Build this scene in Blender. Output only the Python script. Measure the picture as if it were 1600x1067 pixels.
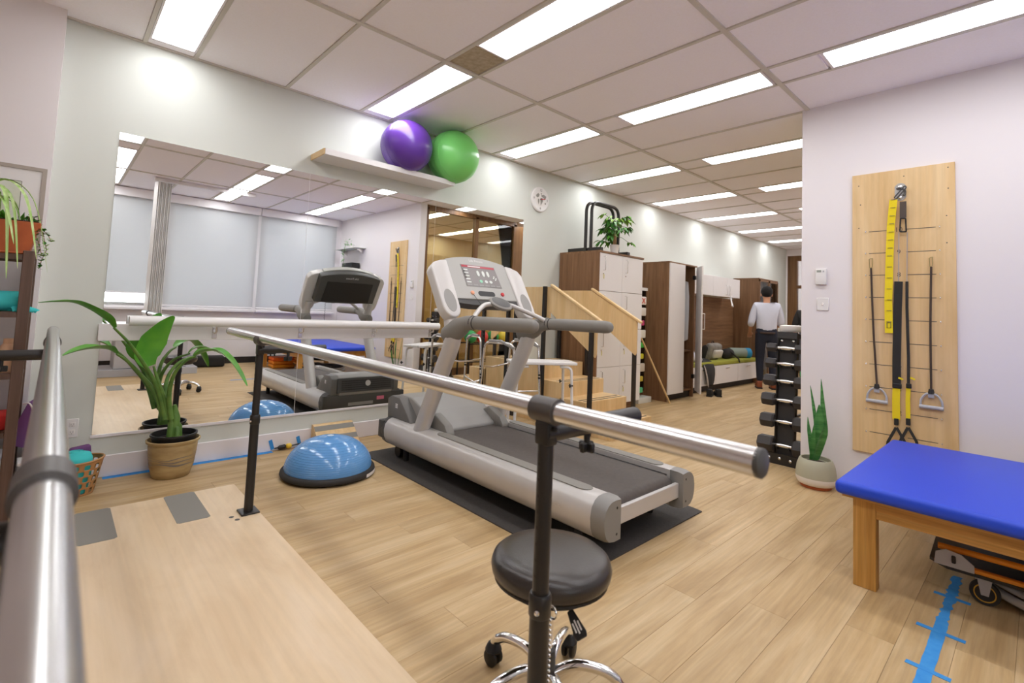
import bpy, bmesh, math, random
from mathutils import Vector, Matrix
random.seed(7)
for o in list(bpy.data.objects): bpy.data.objects.remove(o)
scene = bpy.context.scene
COL = scene.collection
# ---------------------------------------------------------------- camera (metres; floor z=0, mirror wall at y=4.06)
F_PX, YAW, PITCH, ROLL, CY_PX, CAM_H = 767.08, .8237, .0625, .0424, 435.65, 1.164
_f = Vector((math.cos(YAW)*math.cos(PITCH), math.sin(YAW)*math.cos(PITCH), math.sin(PITCH)))
_r = Vector((math.sin(YAW), -math.cos(YAW), 0)); _u = _r.cross(_f)
RIGHT = math.cos(ROLL)*_r + math.sin(ROLL)*_u
UP = -math.sin(ROLL)*_r + math.cos(ROLL)*_u
FWD = _f
cam_data = bpy.data.cameras.new('camera'); cam = bpy.data.objects.new('camera', cam_data); COL.objects.link(cam)
m3 = Matrix((RIGHT, UP, -FWD)).transposed()
cam.matrix_world = Matrix.Translation((0, 0, CAM_H)) @ m3.to_4x4()
cam_data.sensor_fit = 'HORIZONTAL'; cam_data.sensor_width = 36.0
cam_data.lens = 36.0*F_PX/1600; cam_data.shift_y = -(533.5-CY_PX)/1600; cam_data.shift_x = 0
cam_data.clip_start = .02; cam_data.clip_end = 200
scene.camera = cam
cam_data.dof.use_dof = True; cam_data.dof.focus_distance = 3.2; cam_data.dof.aperture_fstop = 3.5
# ---------------------------------------------------------------- world, exposure
vs = scene.view_settings
vs.view_transform = 'Standard'; vs.look = 'None'; vs.gamma = 1; vs.exposure = 1.32; vs.use_curve_mapping = False
scene.cycles.max_bounces = 24; scene.cycles.diffuse_bounces = 14; scene.cycles.glossy_bounces = 8; scene.cycles.transparent_max_bounces = 16
world = bpy.data.worlds.new('daylight'); scene.world = world; world.use_nodes = True
bg = world.node_tree.nodes['Background']; bg.inputs[0].default_value = (.94, .955, 1, 1); bg.inputs[1].default_value = 4.4
PANEL = 5.0     # radiance of the fluorescent ceiling lights
# ---------------------------------------------------------------- pixel helpers (1600x1067 frame)
def ray(x, y): return RIGHT*((x-800)/F_PX) - UP*((y-CY_PX)/F_PX) + FWD
def atz(x, y, z=0):
    d = ray(x, y); return d*((z-CAM_H)/d.z) + Vector((0, 0, CAM_H))
def aty(x, y, Y):
    d = ray(x, y); return d*(Y/d.y) + Vector((0, 0, CAM_H))
def atx(x, y, X):
    d = ray(x, y); return d*(X/d.x) + Vector((0, 0, CAM_H))
YW, ZC, XB, YWIN = 4.06, 2.843, 4.255, -1.75
# ---------------------------------------------------------------- materials
def srgb(r, g, b):
    f = lambda c: (c/255/12.92 if c/255 <= .04045 else ((c/255+.055)/1.055)**2.4)
    return (f(r), f(g), f(b), 1)
MATS = {}
def mat(name, col, rough=.5, metal=0, spec=.5, noise=None, bump=0, bscale=200, coat=0, sheen=0, trans=0, alpha=1, emit=0):
    if name in MATS: return MATS[name]
    m = bpy.data.materials.new(name); m.use_nodes = True; nt = m.node_tree; b = nt.nodes['Principled BSDF']
    b.inputs['Base Color'].default_value = col; b.inputs['Roughness'].default_value = rough
    b.inputs['Metallic'].default_value = metal; b.inputs['Specular IOR Level'].default_value = spec
    b.inputs['Coat Weight'].default_value = coat; b.inputs['Coat Roughness'].default_value = .15
    b.inputs['Sheen Weight'].default_value = sheen
    b.inputs['Transmission Weight'].default_value = trans; b.inputs['Alpha'].default_value = alpha
    if emit: b.inputs['Emission Color'].default_value = col; b.inputs['Emission Strength'].default_value = emit
    tc = nt.nodes.new('ShaderNodeTexCoord')
    if noise:                                       # (scale xyz, second colour, amount)
        sc, c2, amt = noise
        mp = nt.nodes.new('ShaderNodeMapping'); mp.inputs['Scale'].default_value = sc if hasattr(sc, '__len__') else (sc,)*3
        nt.links.new(tc.outputs['Object'], mp.inputs[0])
        n = nt.nodes.new('ShaderNodeTexNoise'); n.inputs['Scale'].default_value = 1; n.inputs['Detail'].default_value = 5
        nt.links.new(mp.outputs[0], n.inputs[0])
        rp = nt.nodes.new('ShaderNodeMapRange'); rp.inputs[1].default_value = .5-.5*(1-amt*.6); rp.inputs[2].default_value = .5+.5*(1-amt*.6)
        rp.inputs[1].default_value = .3; rp.inputs[2].default_value = .7
        rp.inputs[4].default_value = amt
        nt.links.new(n.outputs[0], rp.inputs[0])
        mx = nt.nodes.new('ShaderNodeMix'); mx.data_type = 'RGBA'
        nt.links.new(rp.outputs[0], mx.inputs[0]); mx.inputs[6].default_value = col; mx.inputs[7].default_value = c2
        nt.links.new(mx.outputs[2], b.inputs['Base Color'])
    if bump:
        n2 = nt.nodes.new('ShaderNodeTexNoise'); n2.inputs['Scale'].default_value = bscale; n2.inputs['Detail'].default_value = 3
        nt.links.new(tc.outputs['Object'], n2.inputs[0])
        bp = nt.nodes.new('ShaderNodeBump'); bp.inputs['Strength'].default_value = bump; bp.inputs['Distance'].default_value = .002
        nt.links.new(n2.outputs[0], bp.inputs['Height']); nt.links.new(bp.outputs[0], b.inputs['Normal'])
    MATS[name] = m; return m
def wood(name, c1, c2, c3, axis=0, ring=14, rough=.45, rand=0, stretch=14, spec=.4, fine=.5):
    """grain along object axis; optional per-object tint"""
    if name in MATS: return MATS[name]
    m = bpy.data.materials.new(name); m.use_nodes = True; nt = m.node_tree; b = nt.nodes['Principled BSDF']
    b.inputs['Roughness'].default_value = rough; b.inputs['Specular IOR Level'].default_value = spec
    L = nt.links.new; N = nt.nodes.new
    tc = N('ShaderNodeTexCoord'); oi = N('ShaderNodeObjectInfo')
    mul = N('ShaderNodeVectorMath'); mul.operation = 'SCALE'; mul.inputs[3].default_value = 37.0
    cmb = N('ShaderNodeCombineXYZ')
    for i in range(3): L(oi.outputs['Random'], cmb.inputs[i])
    L(cmb.outputs[0], mul.inputs[0])
    add = N('ShaderNodeVectorMath'); add.operation = 'ADD'; L(tc.outputs['Object'], add.inputs[0])
    if rand: L(mul.outputs[0], add.inputs[1])
    mp = N('ShaderNodeMapping'); s = [ring]*3; s[axis] = ring/stretch; mp.inputs['Scale'].default_value = s
    L(add.outputs[0], mp.inputs[0])
    n = N('ShaderNodeTexNoise'); n.inputs['Scale'].default_value = 1; n.inputs['Detail'].default_value = 7; n.inputs['Distortion'].default_value = .6
    n.inputs['Roughness'].default_value = .6
    L(mp.outputs[0], n.inputs[0])
    cr = N('ShaderNodeValToRGB'); e = cr.color_ramp.elements
    e[0].position = .32; e[0].color = c1; e[1].position = .68; e[1].color = c3
    k = e.new(.5); k.color = c2
    L(n.outputs[0], cr.inputs[0])
    mp2 = N('ShaderNodeMapping'); s2 = [ring*9]*3; s2[axis] = ring*9/40; mp2.inputs['Scale'].default_value = s2; L(add.outputs[0], mp2.inputs[0])
    n2 = N('ShaderNodeTexNoise'); n2.inputs['Scale'].default_value = 1; n2.inputs['Detail'].default_value = 3; L(mp2.outputs[0], n2.inputs[0])
    r2 = N('ShaderNodeMapRange'); r2.inputs[1].default_value = .3; r2.inputs[2].default_value = .7; r2.inputs[3].default_value = 1-.22*fine; r2.inputs[4].default_value = 1+.12*fine; L(n2.outputs[0], r2.inputs[0])
    v = N('ShaderNodeVectorMath'); v.operation = 'SCALE'; L(cr.outputs[0], v.inputs[0]); L(r2.outputs[0], v.inputs[3])
    out = v.outputs[0]
    if rand:
        r3 = N('ShaderNodeMapRange'); r3.inputs[3].default_value = 1-rand; r3.inputs[4].default_value = 1+rand; L(oi.outputs['Random'], r3.inputs[0])
        v2 = N('ShaderNodeVectorMath'); v2.operation = 'SCALE'; L(out, v2.inputs[0]); L(r3.outputs[0], v2.inputs[3]); out = v2.outputs[0]
    L(out, b.inputs['Base Color'])
    MATS[name] = m; return m
M_white = mat('white_wall_paint', srgb(228, 223, 224), .6, bump=.05, bscale=90)
M_green = mat('pale_green_wall_paint', srgb(211, 215, 208), .6, bump=.05, bscale=90)
M_ceil = mat('ceiling_tile', srgb(250, 247, 253), .9, bump=.6, bscale=130, noise=(60, srgb(246, 242, 244), .6))
M_grid = mat('ceiling_grid_metal', srgb(206, 201, 192), .5)
M_base = mat('white_baseboard', srgb(230, 226, 228), .4)
M_floor = wood('oak_vinyl_plank', srgb(170, 141, 98), srgb(188, 160, 117), srgb(201, 176, 136), 0, 9, .44, .05, 7, .35, .55)
M_ply = wood('birch_plywood', srgb(210, 183, 146), srgb(219, 195, 160), srgb(224, 202, 171), 1, 5, .42, 0, 3, .4, .25)
M_plyv = wood('birch_plywood_upright', srgb(210, 175, 122), srgb(220, 188, 138), srgb(226, 198, 152), 2, 6, .45, 0, 6, .4, .3)
M_oak = wood('golden_oak', srgb(166, 114, 50), srgb(186, 136, 68), srgb(200, 152, 84), 1, 16, .42, 0, 18, .4, 1)
M_oakv = wood('golden_oak_upright', srgb(174, 122, 54), srgb(194, 144, 72), srgb(206, 158, 88), 2, 16, .42, 0, 18, .4, 1)
M_walnut = wood('walnut_laminate', srgb(112, 80, 54), srgb(130, 96, 67), srgb(145, 110, 79), 2, 26, .5, 0, 22, .35, .8)
M_walnut_h = wood('walnut_laminate_level', srgb(112, 80, 54), srgb(130, 96, 67), srgb(145, 110, 79), 0, 26, .5, 0, 22, .35, .8)
M_dkwood = wood('dark_stained_wood', srgb(92, 62, 34), srgb(112, 78, 44), srgb(126, 90, 54), 2, 20, .45, 0, 20, .4, .6)
M_shelfwood = wood('espresso_shelf_wood', srgb(84, 64, 54), srgb(98, 76, 65), srgb(112, 88, 76), 2, 22, .5, 0, 20, .4, .5)
M_lam = mat('white_laminate', srgb(228, 225, 224), .35)
M_black = mat('black_powder_coat', srgb(34, 31, 29), .38, spec=.5, bump=.05, bscale=400)
M_blackp = mat('black_plastic', srgb(26, 25, 25), .45)
M_rubber = mat('black_rubber', srgb(44, 42, 41), .75, bump=.3, bscale=350)
M_matr = mat('rubber_mat', srgb(70, 66, 63), .8, bump=.4, bscale=260, noise=(90, srgb(54, 51, 49), .7))
M_belt = mat('treadmill_belt', srgb(82, 75, 70), .7, bump=.3, bscale=500, noise=(40, srgb(70, 64, 60), .7))
M_chrome = mat('chrome', (.82, .82, .82, 1), .09, 1)
M_steel = mat('brushed_steel', (.80, .79, .78, 1), .22, 1)
M_bar = mat('satin_steel_bar', (.70, .695, .69, 1), .27, 1)
M_silver = mat('silver_paint', srgb(200, 197, 194), .38, .25, noise=(6, srgb(188, 184, 180), .5))
M_silver2 = mat('light_silver_plastic', srgb(206, 203, 200), .4, .1)
M_grey = mat('grey_plastic', srgb(150, 148, 144), .5)
M_cons = mat('console_grey_plastic', srgb(176, 175, 170), .45)
M_cap = mat('end_cap_grey', srgb(132, 130, 126), .45)
M_grey2 = mat('mid_grey_plastic', srgb(128, 125, 119), .5, bump=.15, bscale=500)
M_dgrey = mat('dark_grey_plastic', srgb(72, 71, 69), .5)
M_grip = mat('grey_grip_pad', srgb(138, 135, 128), .85, bump=.6, bscale=600)
M_red = mat('red_plastic', srgb(200, 36, 44), .4)
M_bluev = mat('royal_blue_vinyl', srgb(36, 72, 204), .42, spec=.35, bump=.12, bscale=420)
M_bosu = mat('blue_rubber_dome', srgb(92, 150, 208), .14, spec=.55, noise=(3, srgb(112, 166, 214), .5))
M_tape = mat('blue_masking_tape', srgb(40, 134, 210), .7, noise=(30, srgb(72, 156, 218), .6))
M_purple = mat('purple_pvc', srgb(92, 52, 150), .26, spec=.6)
M_greenb = mat('green_pvc', srgb(124, 214, 112), .28, spec=.6)
M_leather = mat('black_vinyl_seat', srgb(50, 44, 40), .28, spec=.55, bump=.25, bscale=260)
M_leaf = mat('glossy_green_leaf', srgb(62, 138, 34), .38, spec=.5, noise=((9, 9, 9), srgb(96, 164, 40), .8))
M_leafd = mat('deep_green_leaf', srgb(34, 96, 32), .42, noise=((12, 12, 12), srgb(70, 130, 44), .8))
M_stem = mat('green_stem', srgb(60, 104, 38), .5, noise=(14, srgb(112, 146, 62), .8))
M_snake = mat('snake_plant_leaf', srgb(36, 104, 44), .45, noise=((6, 6, 46), srgb(98, 160, 88), .8))
M_lime = mat('lime_leaf', srgb(142, 180, 54), .5, noise=(20, srgb(94, 152, 48), .8))
M_vari = mat('striped_spider_leaf', srgb(122, 172, 62), .5, noise=((50, 50, 3), srgb(206, 218, 160), .9))
M_terra = mat('terracotta', srgb(186, 98, 54), .8, noise=(14, srgb(168, 84, 46), .8))
M_stone = mat('stoneware_glaze', srgb(190, 166, 116), .5, noise=((6, 6, 20), srgb(140, 112, 70), .9), bump=.3, bscale=30)
M_soil = mat('potting_soil', srgb(58, 44, 34), .95, bump=.8, bscale=120)
M_sage = mat('sage_glaze', srgb(170, 168, 146), .6)
M_whiteg = mat('white_glaze', srgb(232, 228, 224), .45)
M_brownp = mat('copper_brown_plastic', srgb(172, 126, 78), .45)
M_teal = mat('turquoise_fabric', srgb(62, 196, 196), .8, bump=.3, bscale=90)
M_purplef = mat('purple_foam', srgb(108, 66, 118), .75)
M_yellow = mat('yellow_webbing', srgb(232, 208, 20), .75, bump=.3, bscale=500)
M_blackw = mat('black_webbing', srgb(40, 38, 36), .85, bump=.3, bscale=500)
M_plast = mat('white_plastic', srgb(228, 226, 224), .4)
M_olive = mat('olive_green_cushion', srgb(150, 152, 52), .85, bump=.3, bscale=160)
M_shirt = mat('white_shirt_cotton', srgb(206, 209, 222), .85, bump=.3, bscale=40)
M_trous = mat('navy_trousers', srgb(28, 32, 46), .85)
M_skin = mat('skin', srgb(196, 142, 108), .5)
M_hair = mat('black_hair', srgb(20, 17, 16), .9, bump=.6, bscale=80)
M_hairb = mat('brown_hair', srgb(140, 98, 58), .5, bump=.6, bscale=80)
M_shoe = mat('brown_leather_shoe', srgb(130, 66, 34), .4)
M_hex = mat('hex_rubber', srgb(52, 48, 47), .55, bump=.2, bscale=200)
M_orange = mat('orange_paint', srgb(238, 152, 36), .45)
M_grylam = mat('grey_laminate', srgb(178, 178, 182), .45)
M_ink = mat('grey_ink', srgb(92, 84, 76), .8)
M_inkl = mat('light_ink', srgb(232, 230, 228), .6)
M_beige = mat('beige_office_wall', srgb(226, 206, 168), .7, noise=((40, 40, .5), srgb(214, 192, 152), .7))
M_kick = mat('black_toe_kick', srgb(34, 28, 26), .6)
M_mirror = mat('mirror_silvering', (.93, .945, .935, 1), .0, 1)
def glass_mat(name, tint, mixf=.12):
    if name in MATS: return MATS[name]
    m = bpy.data.materials.new(name); m.use_nodes = True; nt = m.node_tree; nt.nodes.remove(nt.nodes['Principled BSDF'])
    t = nt.nodes.new('ShaderNodeBsdfTransparent'); t.inputs[0].default_value = tint
    g = nt.nodes.new('ShaderNodeBsdfGlossy'); g.inputs['Roughness'].default_value = .01; g.inputs[0].default_value = (1, 1, 1, 1)
    fr = nt.nodes.new('ShaderNodeFresnel'); fr.inputs[0].default_value = 1.5
    mx = nt.nodes.new('ShaderNodeMixShader'); nt.links.new(fr.outputs[0], mx.inputs[0]); nt.links.new(t.outputs[0], mx.inputs[1]); nt.links.new(g.outputs[0], mx.inputs[2])
    nt.links.new(mx.outputs[0], nt.nodes['Material Output'].inputs[0]); MATS[name] = m; return m
M_glass = glass_mat('clear_window_glass', (.94, .97, .97, 1))
M_bronze = glass_mat('tinted_partition_glass', (.86, .83, .68, 1))
M_film = glass_mat('clear_plastic_film', (.9, .92, .9, 1))
def blind_mat():
    m = bpy.data.materials.new('roller_shade_fabric'); m.use_nodes = True; nt = m.node_tree; nt.nodes.remove(nt.nodes['Principled BSDF'])
    d = nt.nodes.new('ShaderNodeBsdfDiffuse'); d.inputs[0].default_value = srgb(205, 204, 203)
    t = nt.nodes.new('ShaderNodeBsdfTranslucent'); t.inputs[0].default_value = srgb(214, 218, 222)
    mx = nt.nodes.new('ShaderNodeMixShader'); mx.inputs[0].default_value = .25
    nt.links.new(d.outputs[0], mx.inputs[1]); nt.links.new(t.outputs[0], mx.inputs[2]); nt.links.new(mx.outputs[0], nt.nodes['Material Output'].inputs[0]); return m
M_blind = blind_mat()
def emit_mat(name, col, s):
    m = bpy.data.materials.new(name); m.use_nodes = True; nt = m.node_tree; nt.nodes.remove(nt.nodes['Principled BSDF'])
    e = nt.nodes.new('ShaderNodeEmission'); e.inputs[0].default_value = col; e.inputs[1].default_value = s
    nt.links.new(e.outputs[0], nt.nodes['Material Output'].inputs[0]); return m
M_lamp = emit_mat('fluorescent_diffuser', (.985, .98, 1, 1), PANEL)
# ---------------------------------------------------------------- mesh helpers
V = Vector
class MB:
    def __init__(s): s.v = []; s.f = []
    def add(s, vs_, fs):
        k = len(s.v); s.v += [V(p) for p in vs_]; s.f += [tuple(i+k for i in f) for f in fs]; return s
    def box(s, x0, x1, y0, y1, z0, z1, bev=0, seg=2):
        if x0 > x1: x0, x1 = x1, x0
        if y0 > y1: y0, y1 = y1, y0
        if z0 > z1: z0, z1 = z1, z0
        vv = [(x, y, z) for z in (z0, z1) for y in (y0, y1) for x in (x0, x1)]
        ff = [(0, 2, 3, 1), (4, 5, 7, 6), (0, 1, 5, 4), (2, 6, 7, 3), (0, 4, 6, 2), (1, 3, 7, 5)]
        if not bev: return s.add(vv, ff)
        return s.bevel(vv, ff, bev, seg)
    def bevel(s, vv, ff, bev, seg=2):
        bm = bmesh.new(); bv = [bm.verts.new(p) for p in vv]
        for f in ff: bm.faces.new([bv[i] for i in f])
        bmesh.ops.recalc_face_normals(bm, faces=bm.faces)
        bmesh.ops.bevel(bm, geom=bm.edges[:], offset=bev, segments=seg, profile=.5, affect='EDGES', clamp_overlap=True)
        bm.verts.index_update()
        s.add([v.co.copy() for v in bm.verts], [[v.index for v in f.verts] for f in bm.faces]); bm.free(); return s
    def obox(s, c, ax, ay, az, hx, hy, hz, bev=0, seg=2):
        c = V(c); ax = V(ax).normalized(); ay = V(ay).normalized(); az = V(az).normalized()
        k = MB().box(-hx, hx, -hy, hy, -hz, hz, bev, seg)
        return s.add([c+ax*p.x+ay*p.y+az*p.z for p in k.v], k.f)
    def cyl(s, p0, p1, r0, r1=None, n=16, caps=True):
        return s.tube([p0, p1], [r0, r0 if r1 is None else r1], n, caps)
    def tube(s, pts, r, n=12, caps=True, ell=None, up=None):
        pts = [V(p) for p in pts]
        if not hasattr(r, '__len__'): r = [r]*len(pts)
        rings = []; prev = None
        for i, p in enumerate(pts):
            t = (pts[min(i+1, len(pts)-1)]-pts[max(i-1, 0)]).normalized()
            if prev is None:
                a = V(up) if up else (V((0, 0, 1)) if abs(t.z) < .9 else V((1, 0, 0)))
            else: a = prev
            a = (a - t*a.dot(t)).normalized(); prev = a; b = t.cross(a)
            e = ell or 1
            rings.append([p+a*r[i]*math.cos(2*math.pi*k/n)+b*r[i]*e*math.sin(2*math.pi*k/n) for k in range(n)])
        vv = [q for R in rings for q in R]; ff = []
        for i in range(len(pts)-1):
            for k in range(n): ff.append((i*n+k, i*n+(k+1) % n, (i+1)*n+(k+1) % n, (i+1)*n+k))
        if caps: ff.append(tuple(range(n-1, -1, -1))); ff.append(tuple((len(pts)-1)*n+k for k in range(n)))
        return s.add(vv, ff)
    def lathe(s, prof, n=32, c=(0, 0, 0), axis=None):
        c = V(c); vv = []; ff = []
        q = V((0, 0, 1)).rotation_difference(V(axis)) if axis else None
        for r, z in prof:
            for k in range(n):
                p = V((r*math.cos(2*math.pi*k/n), r*math.sin(2*math.pi*k/n), z))
                if q: p = q @ p
                vv.append(c+p)
        for i in range(len(prof)-1):
            for k in range(n): ff.append((i*n+k, i*n+(k+1) % n, (i+1)*n+(k+1) % n, (i+1)*n+k))
        closed = prof[0] == prof[-1]
        if prof[0][0] > 1e-6 and not closed: ff.append(tuple(range(n-1, -1, -1)))
        if prof[-1][0] > 1e-6 and not closed: ff.append(tuple((len(prof)-1)*n+k for k in range(n)))
        return s.add(vv, ff)
    def prism(s, poly, axis, a0, a1, bev=0, seg=2):
        """poly: 2d points in the other two axes (cyclic order x<y<z)"""
        def mk(a, p):
            return {'x': (a, p[0], p[1]), 'y': (p[0], a, p[1]), 'z': (p[0], p[1], a)}[axis]
        n = len(poly); vv = [mk(a0, p) for p in poly]+[mk(a1, p) for p in poly]
        ff = [tuple(range(n-1, -1, -1)), tuple(range(n, 2*n))]+[(k, (k+1) % n, n+(k+1) % n, n+k) for k in range(n)]
        if bev: return s.bevel(vv, ff, bev, seg)
        return s.add(vv, ff)
    def fprism(s, o, ax, ay, az, poly, h0, h1, bev=0, seg=2):
        o = V(o); ax = V(ax); ay = V(ay); az = V(az); n = len(poly)
        vv = [o+ax*p[0]+ay*p[1]+az*h for h in (h0, h1) for p in poly]
        ff = [tuple(range(n-1, -1, -1)), tuple(range(n, 2*n))]+[(k, (k+1) % n, n+(k+1) % n, n+k) for k in range(n)]
        if bev: return s.bevel(vv, ff, bev, seg)
        return s.add(vv, ff)
    def ball(s, c, r, nu=24, nv=14, sz=1):
        c = V(c); rr = r if hasattr(r, '__len__') else (r, r, r*sz)
        vv = [c+V((0, 0, -rr[2]))]; ff = []
        for i in range(1, nv):
            t = math.pi*i/nv
            for k in range(nu):
                a = 2*math.pi*k/nu; vv.append(c+V((rr[0]*math.sin(t)*math.cos(a), rr[1]*math.sin(t)*math.sin(a), -rr[2]*math.cos(t))))
        vv.append(c+V((0, 0, rr[2]))); top = len(vv)-1
        for k in range(nu):
            ff.append((0, 1+(k+1) % nu, 1+k)); b = 1+(nv-2)*nu; ff.append((b+k, b+(k+1) % nu, top))
        for i in range(nv-2):
            for k in range(nu):
                a = 1+i*nu; ff.append((a+k, a+(k+1) % nu, a+nu+(k+1) % nu, a+nu+k))
        return s.add(vv, ff)
    def leaf(s, pts, w, side=None, fold=.25, thick=.0):
        pts = [V(p) for p in pts]; n = len(pts); vv = []; ff = []
        for i, p in enumerate(pts):
            t = (pts[min(i+1, n-1)]-pts[max(i-1, 0)]).normalized()
            sd = V(side) if side else t.cross(V((0, 0, 1)))
            if sd.length < 1e-4: sd = V((1, 0, 0))
            sd = (sd - t*sd.dot(t)).normalized(); nm = sd.cross(t)
            vv += [p-sd*w[i]+nm*w[i]*fold, p-sd*w[i]*.5+nm*w[i]*fold*.35, p, p+sd*w[i]*.5+nm*w[i]*fold*.35, p+sd*w[i]+nm*w[i]*fold]
        for i in range(n-1):
            for k in range(4): ff.append((i*5+k, i*5+k+1, (i+1)*5+k+1, (i+1)*5+k))
        return s.add(vv, ff)
    def mesh(s, name, org, smooth):
        me = bpy.data.meshes.new(name); me.from_pydata([p-org for p in s.v], [], s.f); me.validate()
        bm = bmesh.new(); bm.from_mesh(me); bmesh.ops.recalc_face_normals(bm, faces=bm.faces); bm.to_mesh(me); bm.free()
        if smooth:
            for p in me.polygons: p.use_smooth = True
            me.set_sharp_from_angle(angle=math.radians(smooth))
        return me
    def build(s, name, material, parent=None, smooth=38, local=False, kind=None):
        if parent is None:
            lo = V([min(p[i] for p in s.v) for i in range(3)]); hi = V([max(p[i] for p in s.v) for i in range(3)])
            org = V(((lo.x+hi.x)/2, (lo.y+hi.y)/2, lo.z))
        else:
            org = V((0, 0, 0)) if local else wloc(parent)
        o = bpy.data.objects.new(name, s.mesh(name, org, smooth)); COL.objects.link(o); o.data.materials.append(material)
        if parent is None: o.location = org
        else: o.parent = parent
        if kind: o['kind'] = kind
        return o
def wloc(o):
    p = o.location.copy()
    while o.parent: o = o.parent; p += o.location
    return p
def tag(o, label, cat, group=None):
    o['label'] = label; o['category'] = cat
    if group: o['group'] = group
    return o
def thing(name, label, cat, loc=(0, 0, 0), rz=0, group=None):
    o = bpy.data.objects.new(name, None); COL.objects.link(o); o.location = loc; o.rotation_euler = (0, 0, rz); o.empty_display_size = .1
    return tag(o, label, cat, group)
def struct(name, mb, material, smooth=0):
    o = mb.build(name, material, None, smooth); o['kind'] = 'structure'; return o
def struct_empty(name, loc=(0, 0, 0)):
    o = bpy.data.objects.new(name, None); COL.objects.link(o); o.location = loc; o['kind'] = 'structure'; return o
def dup(root, loc, rz=None, label=None, group=None):
    r = root.copy(); COL.objects.link(r); r.location = loc
    if rz is not None: r.rotation_euler = (0, 0, rz)
    if label: r['label'] = label
    if group: r['group'] = group
    for ch in list(root.children):
        c = ch.copy(); COL.objects.link(c); c.parent = r
        for g in list(ch.children):
            d = g.copy(); COL.objects.link(d); d.parent = c
    return r
def frame_mb(x0, x1, z0, z1, w, y0, y1):
    return MB().box(x0, x1, y0, y1, z0, z0+w).box(x0, x1, y0, y1, z1-w, z1).box(x0, x0+w, y0, y1, z0+w, z1-w).box(x1-w, x1, y0, y1, z0+w, z1-w)
def B(x0, x1, y0, y1, z0, z1, bev=0, seg=2): return MB().box(x0, x1, y0, y1, z0, z1, bev, seg)
def text_mb(txt, size, o, ax, ay, depth=.001):
    """lettering as a real mesh lying in the plane (ax, ay) centred on o"""
    cu = bpy.data.curves.new('t', 'FONT'); cu.body = txt; cu.size = size; cu.align_x = 'CENTER'; cu.align_y = 'CENTER'; cu.resolution_u = 2
    ob = bpy.data.objects.new('t', cu); COL.objects.link(ob); bpy.context.view_layer.update()
    me = bpy.data.meshes.new_from_object(ob.evaluated_get(bpy.context.evaluated_depsgraph_get()))
    ax = V(ax).normalized(); ay = V(ay).normalized(); o = V(o); az = ax.cross(ay)
    k = MB().add([o+ax*v.co.x+ay*v.co.y+az*depth for v in me.vertices], [tuple(p.vertices) for p in me.polygons])
    bpy.data.objects.remove(ob); bpy.data.curves.remove(cu); bpy.data.meshes.remove(me); return k
def arc(c, r, a0, a1, n, ax, ay):
    c = V(c); ax = V(ax); ay = V(ay)
    return [c+ax*r*math.cos(a0+(a1-a0)*i/n)+ay*r*math.sin(a0+(a1-a0)*i/n) for i in range(n+1)]
def rounded_path(pts, r, n=6):
    pts = [V(p) for p in pts]; out = [pts[0]]
    for i in range(1, len(pts)-1):
        a = (pts[i-1]-pts[i]); b = (pts[i+1]-pts[i]); d = min(r, a.length*.49, b.length*.49)
        p0 = pts[i]+a.normalized()*d; p2 = pts[i]+b.normalized()*d
        for k in range(n+1):
            t = k/n; out.append(p0*(1-t)**2+pts[i]*2*t*(1-t)+p2*t*t)
    out.append(pts[-1]); return out
def catmull(pts, n=6):
    pts = [V(p) for p in pts]; P = [pts[0]]+pts+[pts[-1]]; out = []
    for i in range(1, len(P)-2):
        for k in range(n):
            t = k/n; a, b, c, d = P[i-1], P[i], P[i+1], P[i+2]
            out.append(.5*((2*b)+(c-a)*t+(2*a-5*b+4*c-d)*t*t+(-a+3*b-3*c+d)*t**3))
    out.append(pts[-1]); return out
# ================================================================ the room
X0, X1 = -2.6, 15.0
PW, PL = .152, 1.22
floor = struct('floor', MB().box(X0, X1, -1.87, 4.18, -.12, -.004).box(-.4+7*PL, X1, -1.87, 4.18, -.004, 0).box(X0, -.4, -1.87, 4.18, -.004, 0), M_floor)
plank_me = {}
def plank(x0, x1, y0, y1):
    key = (round(x1-x0, 3), round(y1-y0, 3))
    if key not in plank_me:
        plank_me[key] = MB().box(0, x1-x0-.0007, 0, y1-y0-.0007, -.004, 0, .0007, 1).mesh('plank', V((0, 0, 0)), 30); plank_me[key].materials.append(M_floor)
    o = bpy.data.objects.new('plank', plank_me[key]); COL.objects.link(o); o.parent = floor
    o.location = V((x0, y0, 0))-floor.location
row = 0; y = .993-PW*18
while y < YW-.001:
    y0 = max(y, YWIN); y1 = min(y+PW, YW)
    off = (row*.437+.13) % 1.0*PL
    if y1-y0 > .02:
        xs = [-.4]+[-.4+off+k*PL for k in range(0, 8) if .05 < off+k*PL < 7*PL-.05]+[-.4+7*PL]
        for a, b in zip(xs, xs[1:]): plank(a, b, y0, y1)
    y += PW; row += 1
# ceiling: slab, tiles, T-bars
ceiling = struct('ceiling', B(X0, X1, -1.87, 4.18, ZC+.02, ZC+.14), M_ceil)
PX = 1.528; LX = [.46+PX*k for k in range(-2, 10)]; HS = .145
YL = [YWIN, -.29, 1.232, 2.752, YW]
tile_me = {}
def tile(x0, x1, y0, y1, name='ceiling_tile', m=None):
    key = (round(x1-x0, 3), round(y1-y0, 3), name)
    if key not in tile_me:
        tile_me[key] = MB().box(0, x1-x0, 0, y1-y0, 0, .014, .004, 1).mesh(name, V((0, 0, 0)), 30); tile_me[key].materials.append(m or M_ceil)
    o = bpy.data.objects.new(name, tile_me[key]); COL.objects.link(o); o.parent = ceiling; o.location = V((x0, y0, ZC+.004))-ceiling.location; return o
def LIGHT_HERE(cx, r): return cx > .2 and not (cx > 8.1 and r < 2)
LT = (-.26, 1.22)
light_proto = None; vent_at = None
lights = []
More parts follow.
